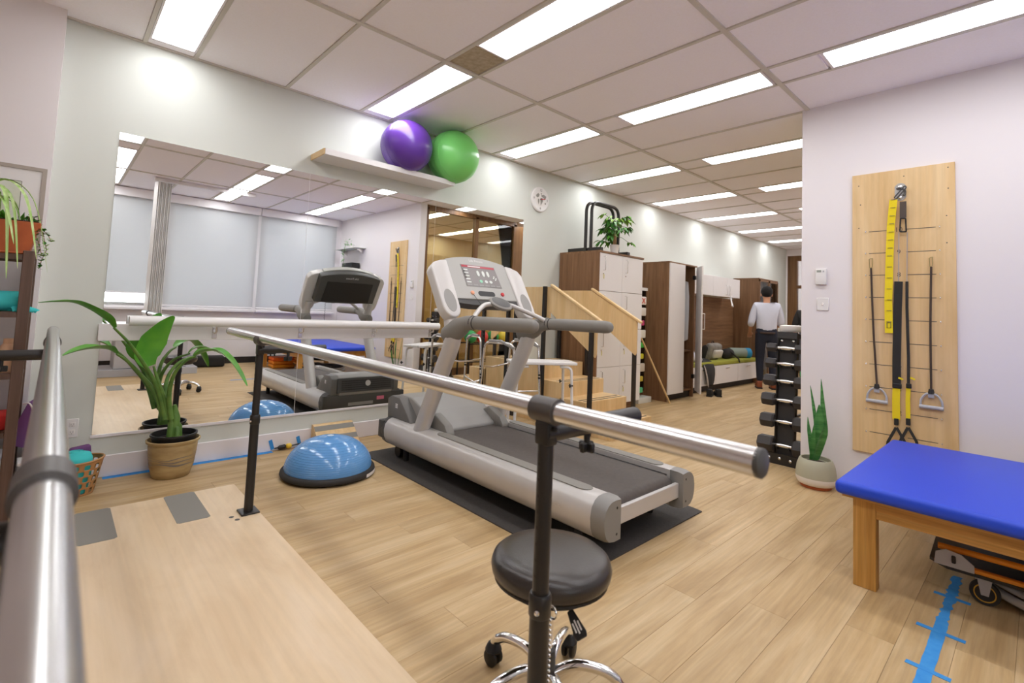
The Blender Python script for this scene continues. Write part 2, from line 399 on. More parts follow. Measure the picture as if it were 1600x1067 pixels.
for k, cx in enumerate(LX):
    for r in range(4):
        y0, y1 = YL[r], YL[r+1]
        g = .012
        for (a, b) in ((cx+HS, cx+PX/2), (cx+PX/2, cx+PX-HS)):
            if a < X1-.1: tile(a+g, min(b, X1)-g, y0+g, y1-g)
        ly0 = y0+.028 if r else y1-1.2-.02
        ly1 = ly0+1.175
        if r == 0: ly0 = YWIN+.26; ly1 = ly0+1.175
        if ly1+.03 < y1-.02:
            if k == 3 and r == 2:
                v = tile(cx-HS+g, cx+HS-g, ly1+.02, y1-g, 'ceiling_vent_panel', mat('dusty_vent_panel', srgb(188, 176, 152), .8, noise=(30, srgb(160, 146, 118), .9)))
            else: tile(cx-HS+g, cx+HS-g, ly1+.02, y1-g, 'filler_tile')
        if r == 0: tile(cx-HS+g, cx+HS-g, y0+g, ly0-.02, 'filler_tile')
        lights.append((cx, ly0, ly1))
        if not LIGHT_HERE(cx, r) and cx-HS > X0: tile(cx-HS+g, cx+HS-g, ly0, ly1, 'filler_tile')
    for bx in (cx-HS, cx+HS, cx+PX/2):
        if bx < X1: B(bx-.012, bx+.012, YWIN, YW, ZC-.004, ZC+.012).build('grid_runner', M_grid, ceiling, 0)
for yl in YL[1:4]: B(X0, X1, yl-.015, yl+.015, ZC-.006, ZC+.012).build('grid_runner', M_grid, ceiling, 0)
for yl in (YWIN+.012, YW-.012): B(X0, X1, yl-.012, yl+.012, ZC-.006, ZC+.012).build('edge_trim', M_grid, ceiling, 0)
lp = None
ORD = ['first', 'second', 'third', 'fourth', 'fifth', 'sixth', 'seventh', 'eighth', 'ninth', 'tenth']
ROWN = ['along the window wall', 'two tiles in from the mirror wall', 'one tile in from the mirror wall', 'along the mirror wall']
for i_, (cx, a, b) in enumerate(lights):
    k, r = i_//4, i_ % 4
    if not LIGHT_HERE(cx, r): continue
    lab = 'panel light, %s from the pilaster in the row %s' % (ORD[k-2], ROWN[r])
    if lp is None:
        lp = thing('ceiling_light', lab, 'ceiling light', (0, 0, 0), 0, 'recessed lights in rows across the ceiling')
        w, h = HS-.014, (b-a)/2
        MB().box(-w, w, -h, -h+.014, -.002, .018).box(-w, w, h-.014, h, -.002, .018).box(-w, -w+.012, -h+.014, h-.014, -.002, .018).box(w-.012, w, -h+.014, h-.014, -.002, .018).build('frame', M_base, lp, 0, local=True)
        MB().add([(-w+.01, -h+.012, .006), (w-.01, -h+.012, .006), (w-.01, h-.012, .006), (-w+.01, h-.012, .006)], [(0, 3, 2, 1)]).build('diffuser', M_lamp, lp, 0, local=True)
        lp.location = (cx, (a+b)/2, ZC); continue
    dup(lp, (cx, (a+b)/2, ZC), None, lab)
# walls
wall_back = struct('wall_back', B(-.07, 12.55, YW, YW+.12, 0, ZC+.02), M_green)
struct('wall_pilaster', B(X0, -.07, 3.95, YW+.12, 0, ZC+.02), M_white)
struct('wall_left', B(X0-.12, X0, -1.87, YW+.12, 0, ZC+.02), M_white)
def portal(nm, loc, rot, sx, sy):           # sampling guide for the daylight of a real window; gives no light of its own
    ld = bpy.data.lights.new(nm, 'AREA'); ld.shape = 'RECTANGLE'; ld.size = sx; ld.size_y = sy; ld.cycles.is_portal = True
    o = bpy.data.objects.new(nm, ld); COL.objects.link(o); o.location = loc; o.rotation_euler = rot
wall_right = struct('wall_right', B(XB, XB+.12, YWIN, 1.27, 0, ZC+.02, .004, 1), M_white)
WZ0, WZ1 = .975, 2.70
WIN = [(-.24, 1.16), (1.30, 2.645), (2.715, 4.13)]
mb = MB().box(X0, 8.2, YWIN-.12, YWIN, 0, WZ0).box(X0, 8.2, YWIN-.12, YWIN, WZ1, ZC+.02)
xs = [X0]+[v for w in WIN for v in w]+[8.2]
for i in range(0, len(xs), 2): mb.box(xs[i], xs[i+1], YWIN-.12, YWIN, WZ0, WZ1)
struct('wall_window', mb, M_white)
struct('baseboard_window', B(-.5, XB, YWIN, YWIN+.015, 0, .11), M_kick)
struct('baseboard_back', B(-.07, 4.5, YW-.016, YW, 0, .135, .004, 1), M_base)
for i, (a, b) in enumerate(WIN):
    w = struct_empty('window_%d' % (i+1), ((a+b)/2, YWIN-.06, WZ0))
    frame_mb(a, b, WZ0, WZ1, .05, YWIN-.1, YWIN-.05).build('window_frame', M_steel, w, 0)
    B(a+.05, b-.05, YWIN-.082, YWIN-.076, WZ0+.05, WZ1-.05).build('window_pane', M_glass, w, 0)
    B(a-.06 if i == 0 else a-.02, b+.02, YWIN, YWIN+.13, WZ0-.06, WZ0-.02, .005, 1).build('window_sill', M_base, w, 0)
for nm, (a, b) in zip(('window_curtain_side_offscreen', 'window_middle_offscreen', 'window_board_side_offscreen'), WIN): portal(nm, ((a+b)/2, YWIN-.11, (WZ0+WZ1)/2), (math.pi/2, 0, 0), b-a, WZ1-WZ0)
blab = ['pale grey roller blind hanging short of its sill above a strip of daylight', 'pale grey roller blind covering the window between the curtain stack and the mullion', 'pale grey roller blind on the window next to the white strap board wall']
for i, (a, b) in enumerate(WIN):
    t = thing('roller_blind', blab[i], 'blind', ((a+b)/2, YWIN+.04, WZ1), 0, 'roller blinds on the window wall')
    B(a-.03, b+.03, YWIN+.003, YWIN+.1, WZ1, ZC-.01).build('cassette', M_base, t, 0)
    zb = 1.18 if i == 0 else WZ0+.02
    B(a-.01, b+.01, YWIN+.03, YWIN+.032, zb, WZ1+.01).build('shade', M_blind, t, 0)
    MB().cyl((a-.01, YWIN+.031, zb), (b+.01, YWIN+.031, zb), .011, n=10).build('bottom_rail', M_base, t)
# glass partition of the office beside the hall, its door, the far end
pt = struct_empty('wall_partition', (5.5, 1.2, 0))
for x in (4.40, 5.46, 6.40): B(x-.035, x+.035, 1.16, 1.24, 0, 2.80).build('partition_post', M_dkwood, pt, 0)
B(4.375, 6.435, 1.16, 1.24, 2.76, ZC+.01).build('partition_head', M_dkwood, pt, 0)
B(4.375, 6.435, 1.16, 1.24, 0, .12).build('partition_sill', M_dkwood, pt, 0)
for a, b in ((4.435, 5.425), (5.495, 6.365)): B(a, b, 1.197, 1.203, .12, 2.76).build('partition_pane', M_bronze, pt, 0)
dr = struct_empty('door_1', (6.9, 1.2, 0))
B(6.44, 7.36, 1.175, 1.225, .01, 2.78).build('door_leaf', M_dkwood, dr, 0)
MB().cyl((6.53, 1.225, 1.0), (6.53, 1.275, 1.0), .012).box(6.52, 6.64, 1.265, 1.285, .99, 1.01, .004, 1).build('door_handle', M_steel, dr)
struct('wall_hall', B(7.36, 12.55, 1.14, 1.26, 0, ZC+.02), M_white)
struct('wall_office', B(8.2, 8.32, YWIN-.12, 1.14, 0, ZC+.02), M_beige)
struct('wall_office_back', B(XB+.12, 8.2, YWIN, YWIN+.02, 0, ZC+.01), M_beige)
pl = thing('office_screen', 'tall pale timber screen standing in the glazed office', 'screen', (5.9, -.2, 0))
for k in range(3): B(5.2+.5*k, 5.69+.5*k, -.22, -.19, .02, 2.2, .004, 1).build('screen_panel', M_plyv, pl, 0)
d2 = struct_empty('door_2', (12.6, 3.3, 0))
for (a, b) in ((3.83, 4.03), (2.75, 2.85)): B(12.53, 12.63, a, b, 0, 2.69).build('door_post', M_dkwood, d2, 0)
B(12.53, 12.63, 2.85, 3.83, 2.57, 2.69).build('door_head', M_dkwood, d2, 0)
B(12.53, 12.63, 2.85, 3.83, 1.93, 2.0).build('door_transom', M_dkwood, d2, 0)
B(12.53, 12.63, 2.85, 3.83, 0, .2).build('door_bottom_rail', M_dkwood, d2, 0)
B(12.577, 12.583, 2.85, 3.83, 2.0, 2.57).build('door_pane', M_glass, d2, 0)
B(12.577, 12.583, 2.85, 3.83, .2, 1.93).build('door_pane', M_glass, d2, 0)
struct('wall_far', MB().box(12.53, 12.65, 1.26, 2.75, 0, ZC+.02).box(12.53, 12.65, 2.75, 4.18, 2.69, ZC+.02).box(12.53, 12.65, 4.03, 4.18, 0, 2.69), M_white)
struct('wall_far_end', B(X1, X1+.12, 1.0, 4.3, 0, ZC+.02), M_white)
struct('wall_far_back', B(12.55, X1, YW, YW+.12, 0, ZC+.02), M_white)
struct('wall_far_side', B(12.55, X1, 1.14, 1.26, 0, ZC+.02), M_white)
# ================================================================ mirror, barre, shelf with balls, clock on the back wall
mr = thing('wall_mirror', 'large frameless wall mirror of three panels above the baseboard', 'mirror', (2.06, YW, .25))
MX = [.230, 1.457, 2.689, 3.90]
for a, b in zip(MX, MX[1:]): B(a+.0012, b-.0012, YW-.006, YW-.0005, .268, 2.205).build('mirror_panel', M_mirror, mr, 0)
B(.225, 3.905, YW-.012, YW-.0005, .252, .268).build('channel', M_base, mr, 0)
for xx in MX[1:3]: B(xx-.0035, xx+.0035, YW-.0055, YW-.001, .268, 2.205).build('seam', M_inkl, mr, 0)
ba = thing('ballet_barre', 'white ballet barre on steel brackets with a white backing board on the mirror', 'barre', (1.5, YW-.007, .86))
B(.215, 2.70, YW-.026, YW-.0065, .858, .965, .002, 1).build('backing_board', M_lam, ba)
MB().cyl((.36, YW-.085, .987), (2.74, YW-.085, .972), .031, n=20).build('barre_tube', M_plast, ba)
for bx in (.855, 1.455, 2.085, 2.68): MB().box(bx-.016, bx+.016, YW-.03, YW-.022, .868, .95, .002, 1).tube([(bx, YW-.03, .91), (bx, YW-.085, .92), (bx, YW-.085, .955)], .008, 8).build('bracket', M_steel, ba)
sh = thing('wall_shelf', 'white laminate shelf with raw wood end high above the mirror', 'shelf', (2.1, YW, 2.30))
B(1.462, 2.71, 3.79, YW-.0005, 2.318, 2.345).build('board', M_lam, sh, 0)
B(1.452, 1.462, 3.79, YW-.0005, 2.316, 2.362).build('end_strip', M_plyv, sh, 0)
B(1.462, 2.71, 3.782, 3.79, 2.316, 2.362).build('front_lip', M_lam, sh, 0)
for nm, lab, c, r, m in (('exercise_ball', 'shiny purple exercise ball resting on the high wall shelf', (2.20, 3.83, 2.575), .229, M_purple), ('exercise_ball', 'bright green exercise ball at the open end of the high shelf', (2.69, 3.80, 2.592), .246, M_greenb)):
    t = thing(nm, lab, 'exercise ball', (c[0], c[1], 2.345), 0, 'exercise balls on the high shelf')
    MB().ball(c, r, 48, 28).build('ball', m, t, 60)
    for a in (-.34, -.12, .12, .34):
        ring = [V(c)+V((math.cos(q)*math.cos(a), math.sin(a), math.sin(q)*math.cos(a)))*(r+.0004) for q in [2*math.pi*i/48 for i in range(49)]]
        MB().tube(ring, .0016, 6, False).build('moulded_ridge', m, t, 60)
ck = thing('wall_clock', 'round white wall clock with world map face and red hand', 'clock', (4.145, YW, 2.35))
cc = V((4.147, YW-.02, 2.487)); CR = .150
MB().lathe([(CR, 0), (CR, .018), (CR-.012, .026), (CR-.02, .024), (0, .022)], 40, (cc.x, YW-.0005, cc.z), (0, -1, 0)).build('case', M_plast, ck, 50)
MB().lathe([(CR-.016, 0), (0, .001)], 40, (cc.x, YW-.0235, cc.z), (0, -1, 0)).build('dial', M_whiteg, ck, 50)
fx, fz, fy = V((1, 0, 0)), V((0, 0, 1)), YW-.0255
def on_dial(u, w): return (cc.x+u, fy, cc.z+w)
for tx, u, w in (('12', 0, .108), ('3', .112, 0), ('6', 0, -.108), ('9', -.112, 0)):
    text_mb(tx, .045, on_dial(u, w), fx, fz).build('numeral', M_ink, ck, 0)
conts = [[(-.08, .04), (-.045, .07), (-.02, .055), (-.03, .03), (-.05, .015), (-.07, .02)], [(-.045, .005), (-.02, -.005), (-.022, -.03), (-.035, -.065), (-.045, -.03)], [(-.005, .07), (.02, .08), (.015, .055)], [(.0, .02), (.03, .025), (.045, 0), (.03, -.035), (.02, -.055), (.012, -.02), (-.005, 0)], [(.005, .05), (.05, .065), (.095, .05), (.085, .02), (.06, .0), (.05, .025), (.015, .035)], [(.07, -.03), (.095, -.028), (.092, -.05), (.072, -.048)]]
for p in conts: MB().prism([(cc.x+a, cc.z+b) for a, b in p], 'y', fy-.0004, fy+.0002).build('continent', mat('map_grey', srgb(150, 148, 140), .8), ck, 0)
MB().prism([(cc.x-.004, cc.z-.006), (cc.x+.088, cc.z+.016), (cc.x+.088, cc.z+.022), (cc.x-.004, cc.z+.006)], 'y', fy-.002, fy-.001).build('red_hand', M_red, ck, 0)
MB().prism([(cc.x-.005, cc.z+.008), (cc.x+.004, cc.z-.07), (cc.x+.01, cc.z-.07), (cc.x+.006, cc.z+.008)], 'y', fy-.003, fy-.002).build('hour_hand', M_blackp, ck, 0)
MB().cyl((cc.x, fy, cc.z), (cc.x, fy-.005, cc.z), .007, n=12).build('hub', M_blackp, ck)
ot = thing('wall_outlet', 'white duplex outlet on the pale green wall by the basket', 'outlet', (.135, YW, .27))
B(.107, .165, YW-.006, YW-.0005, .268, .382, .003, 1).build('cover_plate', M_plast, ot)
for z in (.302, .348):
    B(.122, .15, YW-.0075, YW-.005, z-.014, z+.014, .002, 1).build('socket', M_whiteg, ot)
    MB().box(.129, .1305, YW-.0082, YW-.007, z-.004, z+.006).box(.141, .1425, YW-.0082, YW-.007, z-.004, z+.006).box(.1345, .1375, YW-.0082, YW-.007, z-.011, z-.007).build('slot', M_blackp, ot, 0)
tag(B(.30, 1.30, YW-.06, YW-.014, .0003, .0016).build('floor_tape', M_tape, None, 0), 'strip of blue tape along the foot of the mirror wall baseboard', 'tape')
tp = thing('cable_tape', 'short blue tape tabs holding the yellow tipped cable to the baseboard', 'tape', (1.36, YW-.05, 0))
for x in (1.30, 1.505): MB().obox((x, YW-.0185, .05), (1, 0, .3), (0, 1, 0), (-.3, 0, 1), .013, .0012, .038).box(x-.03, x+.004, YW-.06, YW-.017, .0003, .0018).build('tab', M_tape, tp, 0)
cb = thing('cable', 'dark cable with a yellow connector lying against the baseboard', 'cable', (1.42, YW-.03, 0))
MB().tube(catmull([(1.32, YW-.03, .022), (1.38, YW-.03, .026), (1.45, YW-.028, .026), (1.52, YW-.028, .03), (1.60, YW-.026, .035)]), [.005]*25, 8).build('wire', M_blackp, cb)
MB().lathe([(.008, 0), (.015, .01), (.017, .05), (.009, .06)], 14, (1.345, YW-.031, .024), (1, 0, .05)).build('plug', M_blackp, cb)
MB().lathe([(.01, 0), (.019, .008), (.02, .022), (.019, .035), (.01, .042)], 14, (1.405, YW-.03, .026), (1, 0, 0)).build('connector', mat('yellow_plastic', srgb(228, 192, 60), .4), cb)
wd = thing('slant_board', 'plywood slant board with grey grip strips leaning on the baseboard', 'slant board', (1.77, 3.98, 0))
MB().prism([(YW-.018, 0), (YW-.018, .165), (YW-.05, .165), (YW-.22, .02), (YW-.22, 0)], 'x', 1.6, 1.93).build('wedge_body', M_plyv, wd, 0)
n_ = V((0, -.145, .17)).normalized(); t_ = V((0, -.17, -.145)).normalized()
for s_ in (.0, .1): MB().obox(V((1.765, YW-.05, .165))+t_*(s_+.04)+n_*.0006, (1, 0, 0), t_, n_, .164, .024, .0008).build('grip_strip', M_grip, wd, 0)
# ================================================================ parallel bars on their platform
PB_Z = .94
pf = thing('parallel_bars', 'steel parallel bars on black posts fixed to a birch plywood platform', 'parallel bars', (.426, 1.85, 0))
B(-.045, .893, .30, 3.405, 0, .02, .002, 1).build('platform', M_ply, pf, 0)
for (a, b, y0, y1) in ((.152, .298, 2.962, 3.40), (.532, .680, 2.966, 3.404), (.152, .298, .30, .70), (.532, .680, .30, .70)):
    MB().prism([(a+.012, y0), (b-.012, y0), (b, y0+.012), (b, y1-.012), (b-.012, y1), (a+.012, y1), (a, y1-.012), (a, y0+.012)], 'z', .0198, .0212).build('grip_pad', M_grip, pf, 0)
for (x, y) in ((.76, 2.90), (.775, 2.85)): MB().lathe([(.012, 0), (.012, .0008), (0, .0009)], 12, (x, y, .0198)).build('bolt_hole', M_dgrey, pf)
for sx, bx in ((1, .845), (-1, .007)):
    b = MB(); b.tube([(bx, .31, PB_Z-.004), (bx, 3.565, PB_Z+.01)], .0235, 28); bo = b.build('bar', M_bar, pf)
    MB().lathe([(.0236, -.004), (.0238, .004), (.02, .007), (0, .008)], 24, (bx, .31, PB_Z-.004), (0, -1, 0)).build('end_cap', M_dgrey, bo)
    MB().lathe([(.0236, -.004), (.0238, .004), (.02, .007), (0, .008)], 24, (bx, 3.565, PB_Z+.01), (0, 1, 0)).build('end_cap', M_dgrey, bo)
    for py in (.775, 2.92):
        po = MB().cyl((bx, py, .02), (bx, py, .50), .0225, n=20).cyl((bx, py, .50), (bx, py, .865), .0185, n=20).lathe([(.0225, 0), (.0255, .004), (.0255, .045), (.0225, .05)], 20, (bx, py, .485)).build('post', M_black, pf)
        B(bx-.045, bx+.045, py-.05, py+.05, .0195, .0285, .002, 1).build('base_plate', M_black, po)
        for k in range(9): MB().lathe([(.0042, 0), (.0042, .0006), (0, .0007)], 8, (bx-.0182 if sx > 0 else bx+.0182, py, .54+.035*k), (-sx, 0, 0)).build('adjustment_hole', M_kick, po)
        MB().lathe([(.006, 0), (.006, .006), (0, .008)], 10, (bx-.0215, py-.012, .505), (-.8, -.6, 0)).build('screw', M_chrome, po)
        # sleeve arm under the bar, neck and clamp
        arm = MB().cyl((bx-sx*.012, py, .886), (bx+sx*.36, py, .886), .0225, n=22).build('width_arm', M_black, pf)
        kb = MB().cyl((bx+sx*.15, py, .866), (bx+sx*.15, py, .842), .008, n=10)
        for q in (0, math.pi/2): kb.obox((bx+sx*.15, py, .832), (math.cos(q), math.sin(q), 0), (-math.sin(q), math.cos(q), 0), (0, 0, 1), .022, .0065, .012, .003, 1)
        kb.build('clamp_knob', M_blackp, arm)
        MB().box(bx-.018, bx+.018, py-.021, py+.021, .86, .922, .006).build('neck', M_black, pf)
        MB().lathe([(.0245, 0), (.0295, .001), (.0295, .071), (.0245, .072)], 26, (bx, py-.036, PB_Z-.002), (0, 1, .004)).build('clamp_sleeve', mat('charcoal_plastic', srgb(74, 69, 66), .42) if sx > 0 else mat('charcoal_plastic', srgb(74, 69, 66), .42), pf)
        for dy in (-.028, .028): MB().lathe([(.006, 0), (.006, .008), (.003, .01), (0, .01)], 8, (bx, py+dy, PB_Z-.036), (0, 0, -1)).build('bolt', M_blackp, pf)
    # chain and pin of the height lock
    if sx > 0:
        MB().tube(arc((bx+.034, .768, .482), .013, 0, 2*math.pi, 16, (0, 1, 0), (0, .0, 1)), .0028, 8, False).build('ring_pull', M_chrome, pf)
        ch = MB()
        for k in range(14): ch.ball((bx+.03, .768, .466-.011*k), .0035, 8, 6)
        ch.build('bead_chain', M_chrome, pf)
# ================================================================ treadmill on a rubber mat
tag(MB().prism([(1.83, 1.40), (2.934, 1.405), (2.945, 1.47), (2.90, 3.62), (1.83, 3.60)], 'z', .0003, .007).build('rubber_mat', M_matr, None, 0), 'black speckled rubber mat lying under the treadmill', 'mat')
tm = thing('treadmill', 'silver grey gym treadmill with console and handrails facing the mirror', 'treadmill', (2.3375, 2.45, 0))
TC = 2.3375
prof = [(2.045, .294), (2.0, .298), (1.965, .295), (1.938, .282), (1.915, .255), (1.905, .210), (1.909, .165), (1.925, .128), (1.952, .105), (1.99, .097), (2.045, .098)]
for sx in (1, -1):
    P = [((x if sx > 0 else 2*TC-x), z) for x, z in prof]
    rl = MB().prism(P, 'y', 1.42, 3.44).build('side_rail', M_silver, tm, 50)
    def sc(f): 
        cx_ = sum(p[0] for p in P)/len(P); return [(cx_+(p[0]-cx_)*f, .2+(p[1]-.2)*f) for p in P]
    def cap(y0, y1, m, nm, f2=.88):
        n = len(P); a = sc(1.02); b = sc(f2); mb = MB(); ym = y0+(y1-y0)*.65
        mb.add([(p[0], y0, p[1]) for p in a]+[(p[0], ym, p[1]) for p in sc(1.01)]+[(p[0], y1, p[1]) for p in b], [tuple(range(n))]+[tuple(range(3*n-1, 2*n-1, -1))]+[(k, (k+1) % n, n+(k+1) % n, n+k) for k in range(n)]+[(n+k, n+(k+1) % n, 2*n+(k+1) % n, 2*n+k) for k in range(n)])
        return mb.build(nm, m, rl, 40)
    ec = cap(1.45, 1.372, M_cap, 'end_cap', .93); cap(3.42, 3.49, M_dgrey, 'front_cap')
    for dz in (.135, .255): MB().lathe([(.0065, 0), (.0065, .002), (0, .002)], 10, (TC-sx*.33, 1.3735, dz), (0, -1, 0)).build('screw', M_blackp, rl)
    # anti-slip foot strip
    ax0, ax1 = sorted((TC-sx*.297, TC-sx*.373))
    ends = [(ax0+.038+.038*math.cos(a), 2.78+.05*math.sin(a)) for a in [math.pi*i/10 for i in range(11)]]+[(ax0+.038-.038*math.cos(a), 1.57-.05*math.sin(a)) for a in [math.pi*i/10 for i in range(11)]]
    MB().prism(ends, 'z', .290, .3005).build('foot_strip', M_grip, rl, 30)
    # upright, wing, handrail
    ux = TC-sx*.355
    up = MB().tube(catmull([(ux, 3.035, .265), (ux, 2.96, .42), (ux, 2.82, .70), (ux, 2.70, .95), (ux, 2.735, 1.06), (ux, 2.80, 1.17)], 5), [.064]*19+[.06, .055, .05, .047, .045, .045, .045], 24, ell=.78, up=(0, 1, 0)).build('upright', M_silver, tm, 60)
    MB().prism([(3.06, .26), (3.06, .36), (2.98, .40), (2.84, .34), (2.80, .29), (2.80, .26)], 'x', TC-sx*.29, TC-sx*.222, .012).build('hood_fin', M_grey2, tm, 40)
    # wing: long tilted panel
    tv = V((0, .52, .854)); nv = V((0, -.854, .52)); wx = TC-sx*.362
    wp = []
    for a in range(9): wp.append((.072*math.cos(math.pi+math.pi*a/8), .03+.085*math.sin(math.pi+math.pi*a/8)))
    wp = [(p[0], p[1]+.03) for p in wp]+[(.074, .40), (.066 if sx < 0 else .074, .455), (-.055 if sx > 0 else -.074, .455), (-.074, .40)]
    if sx > 0: wp = wp[:9]+[(.078, .39), (.078, .455), (.02, .447), (-.045, .42), (-.074, .375)]
    else: wp = wp[:9]+[(.074, .375), (.045, .42), (-.02, .447), (-.078, .455), (-.078, .39)]
    wg = MB().fprism((wx, 2.705, 1.11), (1, 0, 0), tv, nv, wp, -.06, .022, .012, 3).build('console_wing', M_silver2, tm, 45)
    el = [(.046*math.cos(2*math.pi*i/28), .105+.09*math.sin(2*math.pi*i/28)) for i in range(28)]
    MB().fprism((wx, 2.705, 1.11), (1, 0, 0), tv, nv, el, .012, .0235).build('cup_recess', M_grey, wg, 30)
    # handrail
    hx = ux
    MB().tube([(hx, 2.79, .975), (hx, 2.71, .995), (hx, 2.63, 1.03), (hx, 2.555, 1.062), (hx, 2.49, 1.07)], [.05, .075, .07, .05, .046], 20, ell=.8).build('handrail_elbow', M_grey2, tm, 60)
    hr = MB().tube([(hx, 2.51, 1.069), (hx, 1.98, 1.074), (hx, 1.945, 1.074), (hx, 1.925, 1.074), (hx, 1.917, 1.074)], [.042, .042, .038, .028, .012], 22, ell=.85).build('handrail', M_grey2, tm, 50)
    for yy in (2.50, 2.47): MB().tube([(hx, yy, 1.07), (hx, yy-.006, 1.07)], .0438, 22, ell=.86).build('grip_ring', M_blackp, hr)
    for yy in (3.25, 1.6): MB().cyl((TC-sx*.33, yy, .006), (TC-sx*.33, yy, .1), .022, n=12).build('foot', M_rubber, tm)
# deck, belt, roller
bz = .272
pts = [(2.95, bz), (1.47, bz)]+[(1.465+.052*math.cos(math.pi/2+math.pi*i/10), bz-.052+.052*math.sin(math.pi/2+math.pi*i/10)) for i in range(11)]+[(2.95, bz-.104)]
MB().prism(pts, 'x', TC-.252, TC+.252).build('running_belt', M_belt, tm, 40)
B(TC-.291, TC-.253, 1.47, 2.98, .2, bz-.006).build('deck_edge', M_blackp, tm, 0); B(TC+.253, TC+.291, 1.47, 2.98, .2, bz-.006).build('deck_edge', M_blackp, tm, 0)
B(TC-.293, TC+.293, 1.395, 1.42, .155, .235, .003, 1).build('rear_crossbar', M_silver, tm)
for sx in (1, -1): MB().cyl((TC-sx*.253, 1.465, bz-.052), (TC-sx*.29, 1.465, bz-.052), .03, n=14).build('roller_end', M_blackp, tm)
B(TC-.2, TC+.2, 1.5, 3.3, .12, .16).build('underframe', M_blackp, tm, 0)
# motor hood
MB().prism([(3.51, .26), (3.525, .30), (3.51, .44), (3.46, .462), (3.29, .46), (3.09, .39), (2.97, .335), (2.90, .292), (2.90, .26)], 'x', TC-.285, TC+.285, .014, 3).build('motor_hood', M_grey, tm, 40)
for sx in (1, -1): MB().prism([(3.505, .27), (3.515, .43), (3.46, .458), (3.34, .456), (3.16, .30), (3.16, .27)], 'x', TC-sx*.28, TC-sx*.36, .008).build('hood_cheek', mat('hood_side_grey', srgb(108, 106, 103), .5), tm, 40)
for k_ in range(3): B(TC-.3606, TC-.3596, 3.36, 3.392, .375+.012*k_, .383+.012*k_).build('cheek_logo', M_inkl, tm, 0)
vp = MB().prism([(3.50, .285), (3.532, .30), (3.518, .432), (3.49, .438)], 'x', TC-.30, TC+.30).build('vent_panel', M_dgrey, tm, 0)
vl = MB()
for r_ in range(5):
    for c_ in range(34):
        z = .325+.02*r_; x = TC-.255+c_*.0155; vl.obox((x, 3.5305-.0021*r_-.0015, z), (1, 0, 0), (0, 1, 0), (0, -.12, 1), .0045, .003, .006)
vl.build('vent_slots', M_kick, vp, 0, kind='stuff')
MB().lathe([(.028, 0), (.028, .004), (.022, .005), (.022, .003), (0, .003)], 24, (TC+.01, 3.524, .375), (0, 1, .1)).build('emblem', M_silver2, vp)
B(TC-.43, TC+.43, 3.445, 3.515, .145, .275, .008).build('front_bumper', M_dgrey, tm)
for sx in (-1, 1): MB().cyl((TC+sx*.28, 3.36, .05), (TC+sx*.34, 3.36, .05), .042, n=16).build('transport_wheel', M_blackp, tm)
B(TC+.12, TC+.2, 3.5145, 3.5165, .20, .235).build('warning_sticker', mat('pink_sticker', srgb(226, 120, 150), .5), tm, 0)
B(TC-.18, TC+.08, 3.5145, 3.5165, .165, .195).build('rating_plate', M_grey, tm, 0)
# console
tv = V((0, .52, .854)); nv = V((0, -.854, .52)); co = V((TC, 2.775, 1.222)); tv = tv*.87
W = .288
arch = [(-W, .005)]+[(W*(-1+2*i/16)*-1, -.012*(1-((i-8)/8)**2)+.005) for i in range(16, -1, -1)][1:-1]+[(W, .005)]
top = [(W*(1-2*i/20), .385+.05*(1-((i-10)/10)**2)) for i in range(21)]
cs = MB().fprism(co, (1, 0, 0), tv, nv, [(-W, .0), (W, .0)]+top, -.05, .012, .004, 1).build('console', M_cons, tm, 30)
MB().fprism(co, (1, 0, 0), tv, nv, [(-W, -.035), (-.15, -.05), (.15, -.05), (W, -.035), (W, .004), (-W, .004)], -.06, .004).build('console_shelf', M_dgrey, tm, 0)
MB().fprism(co, (1, 0, 0), tv, nv, [(-W-.05, .0), (W+.05, .0), (W+.05, .36)]+[(p[0]*1.1, p[1]-.012) for p in top]+[(-W-.05, .36)], -.13, -.045, .015).build('console_back', M_dgrey, tm, 35)
MB().fprism(co, (1, 0, 0), tv, nv, [(-W+.02, .02), (W-.02, .02), (W-.03, .30), (-W+.03, .30)], -.134, -.128).build('back_panel', M_blackp, tm, 0)
o_ = co+tv*.36-nv*.1315
text_mb('Life Fitness', .032, o_, (-1, 0, 0), tv, .0006).build('back_lettering', M_inkl, cs, 0)
sc_ = MB().fprism(co+nv*.012, (1, 0, 0), tv, nv, [(-.165, .125), (.175, .125), (.165, .345), (-.165, .345)], -.001, .002).build('display', mat('display_panel_grey', srgb(132, 126, 124), .35), tm, 0)
so = co+nv*.0142
def dq(u0, u1, w0, w1, m, nm, h=.001): MB().fprism(so, (1, 0, 0), tv, nv, [(u0, w0), (u1, w0), (u1, w1), (u0, w1)], 0, h).build(nm, m, sc_, 0)
M_wbtn = mat('pale_button', srgb(218, 222, 216), .5); M_dred = mat('dark_red_strip', srgb(176, 40, 58), .3)
dq(-.158, .158, .318, .339, M_dred, 'readout'); dq(-.10, .02, .324, .334, M_inkl, 'message_bar', .0015)
dq(-.158, -.142, .2, .3, M_dgrey, 'label_strip')
for k in range(5): dq(-.152+.004*k*0, -.112, .285-.031*k, .298-.031*k, M_wbtn, 'key')
for k, u in enumerate((-.02, .03, .075)):
    MB().fprism(so, (1, 0, 0), tv, nv, [(u+.013*math.cos(2*math.pi*i/18), .262+.03*math.sin(2*math.pi*i/18)) for i in range(18)], 0, .0015).build('zone_light', M_wbtn, sc_, 0)
    MB().fprism(so, (1, 0, 0), tv, nv, [(u+.005+.015*math.cos(2*math.pi*i/18), .182+.015*math.sin(2*math.pi*i/18)) for i in range(18)], 0, .0015).build('round_key', mat('mint_button', srgb(150, 212, 178), .5) if k == 0 else M_wbtn, sc_, 0)
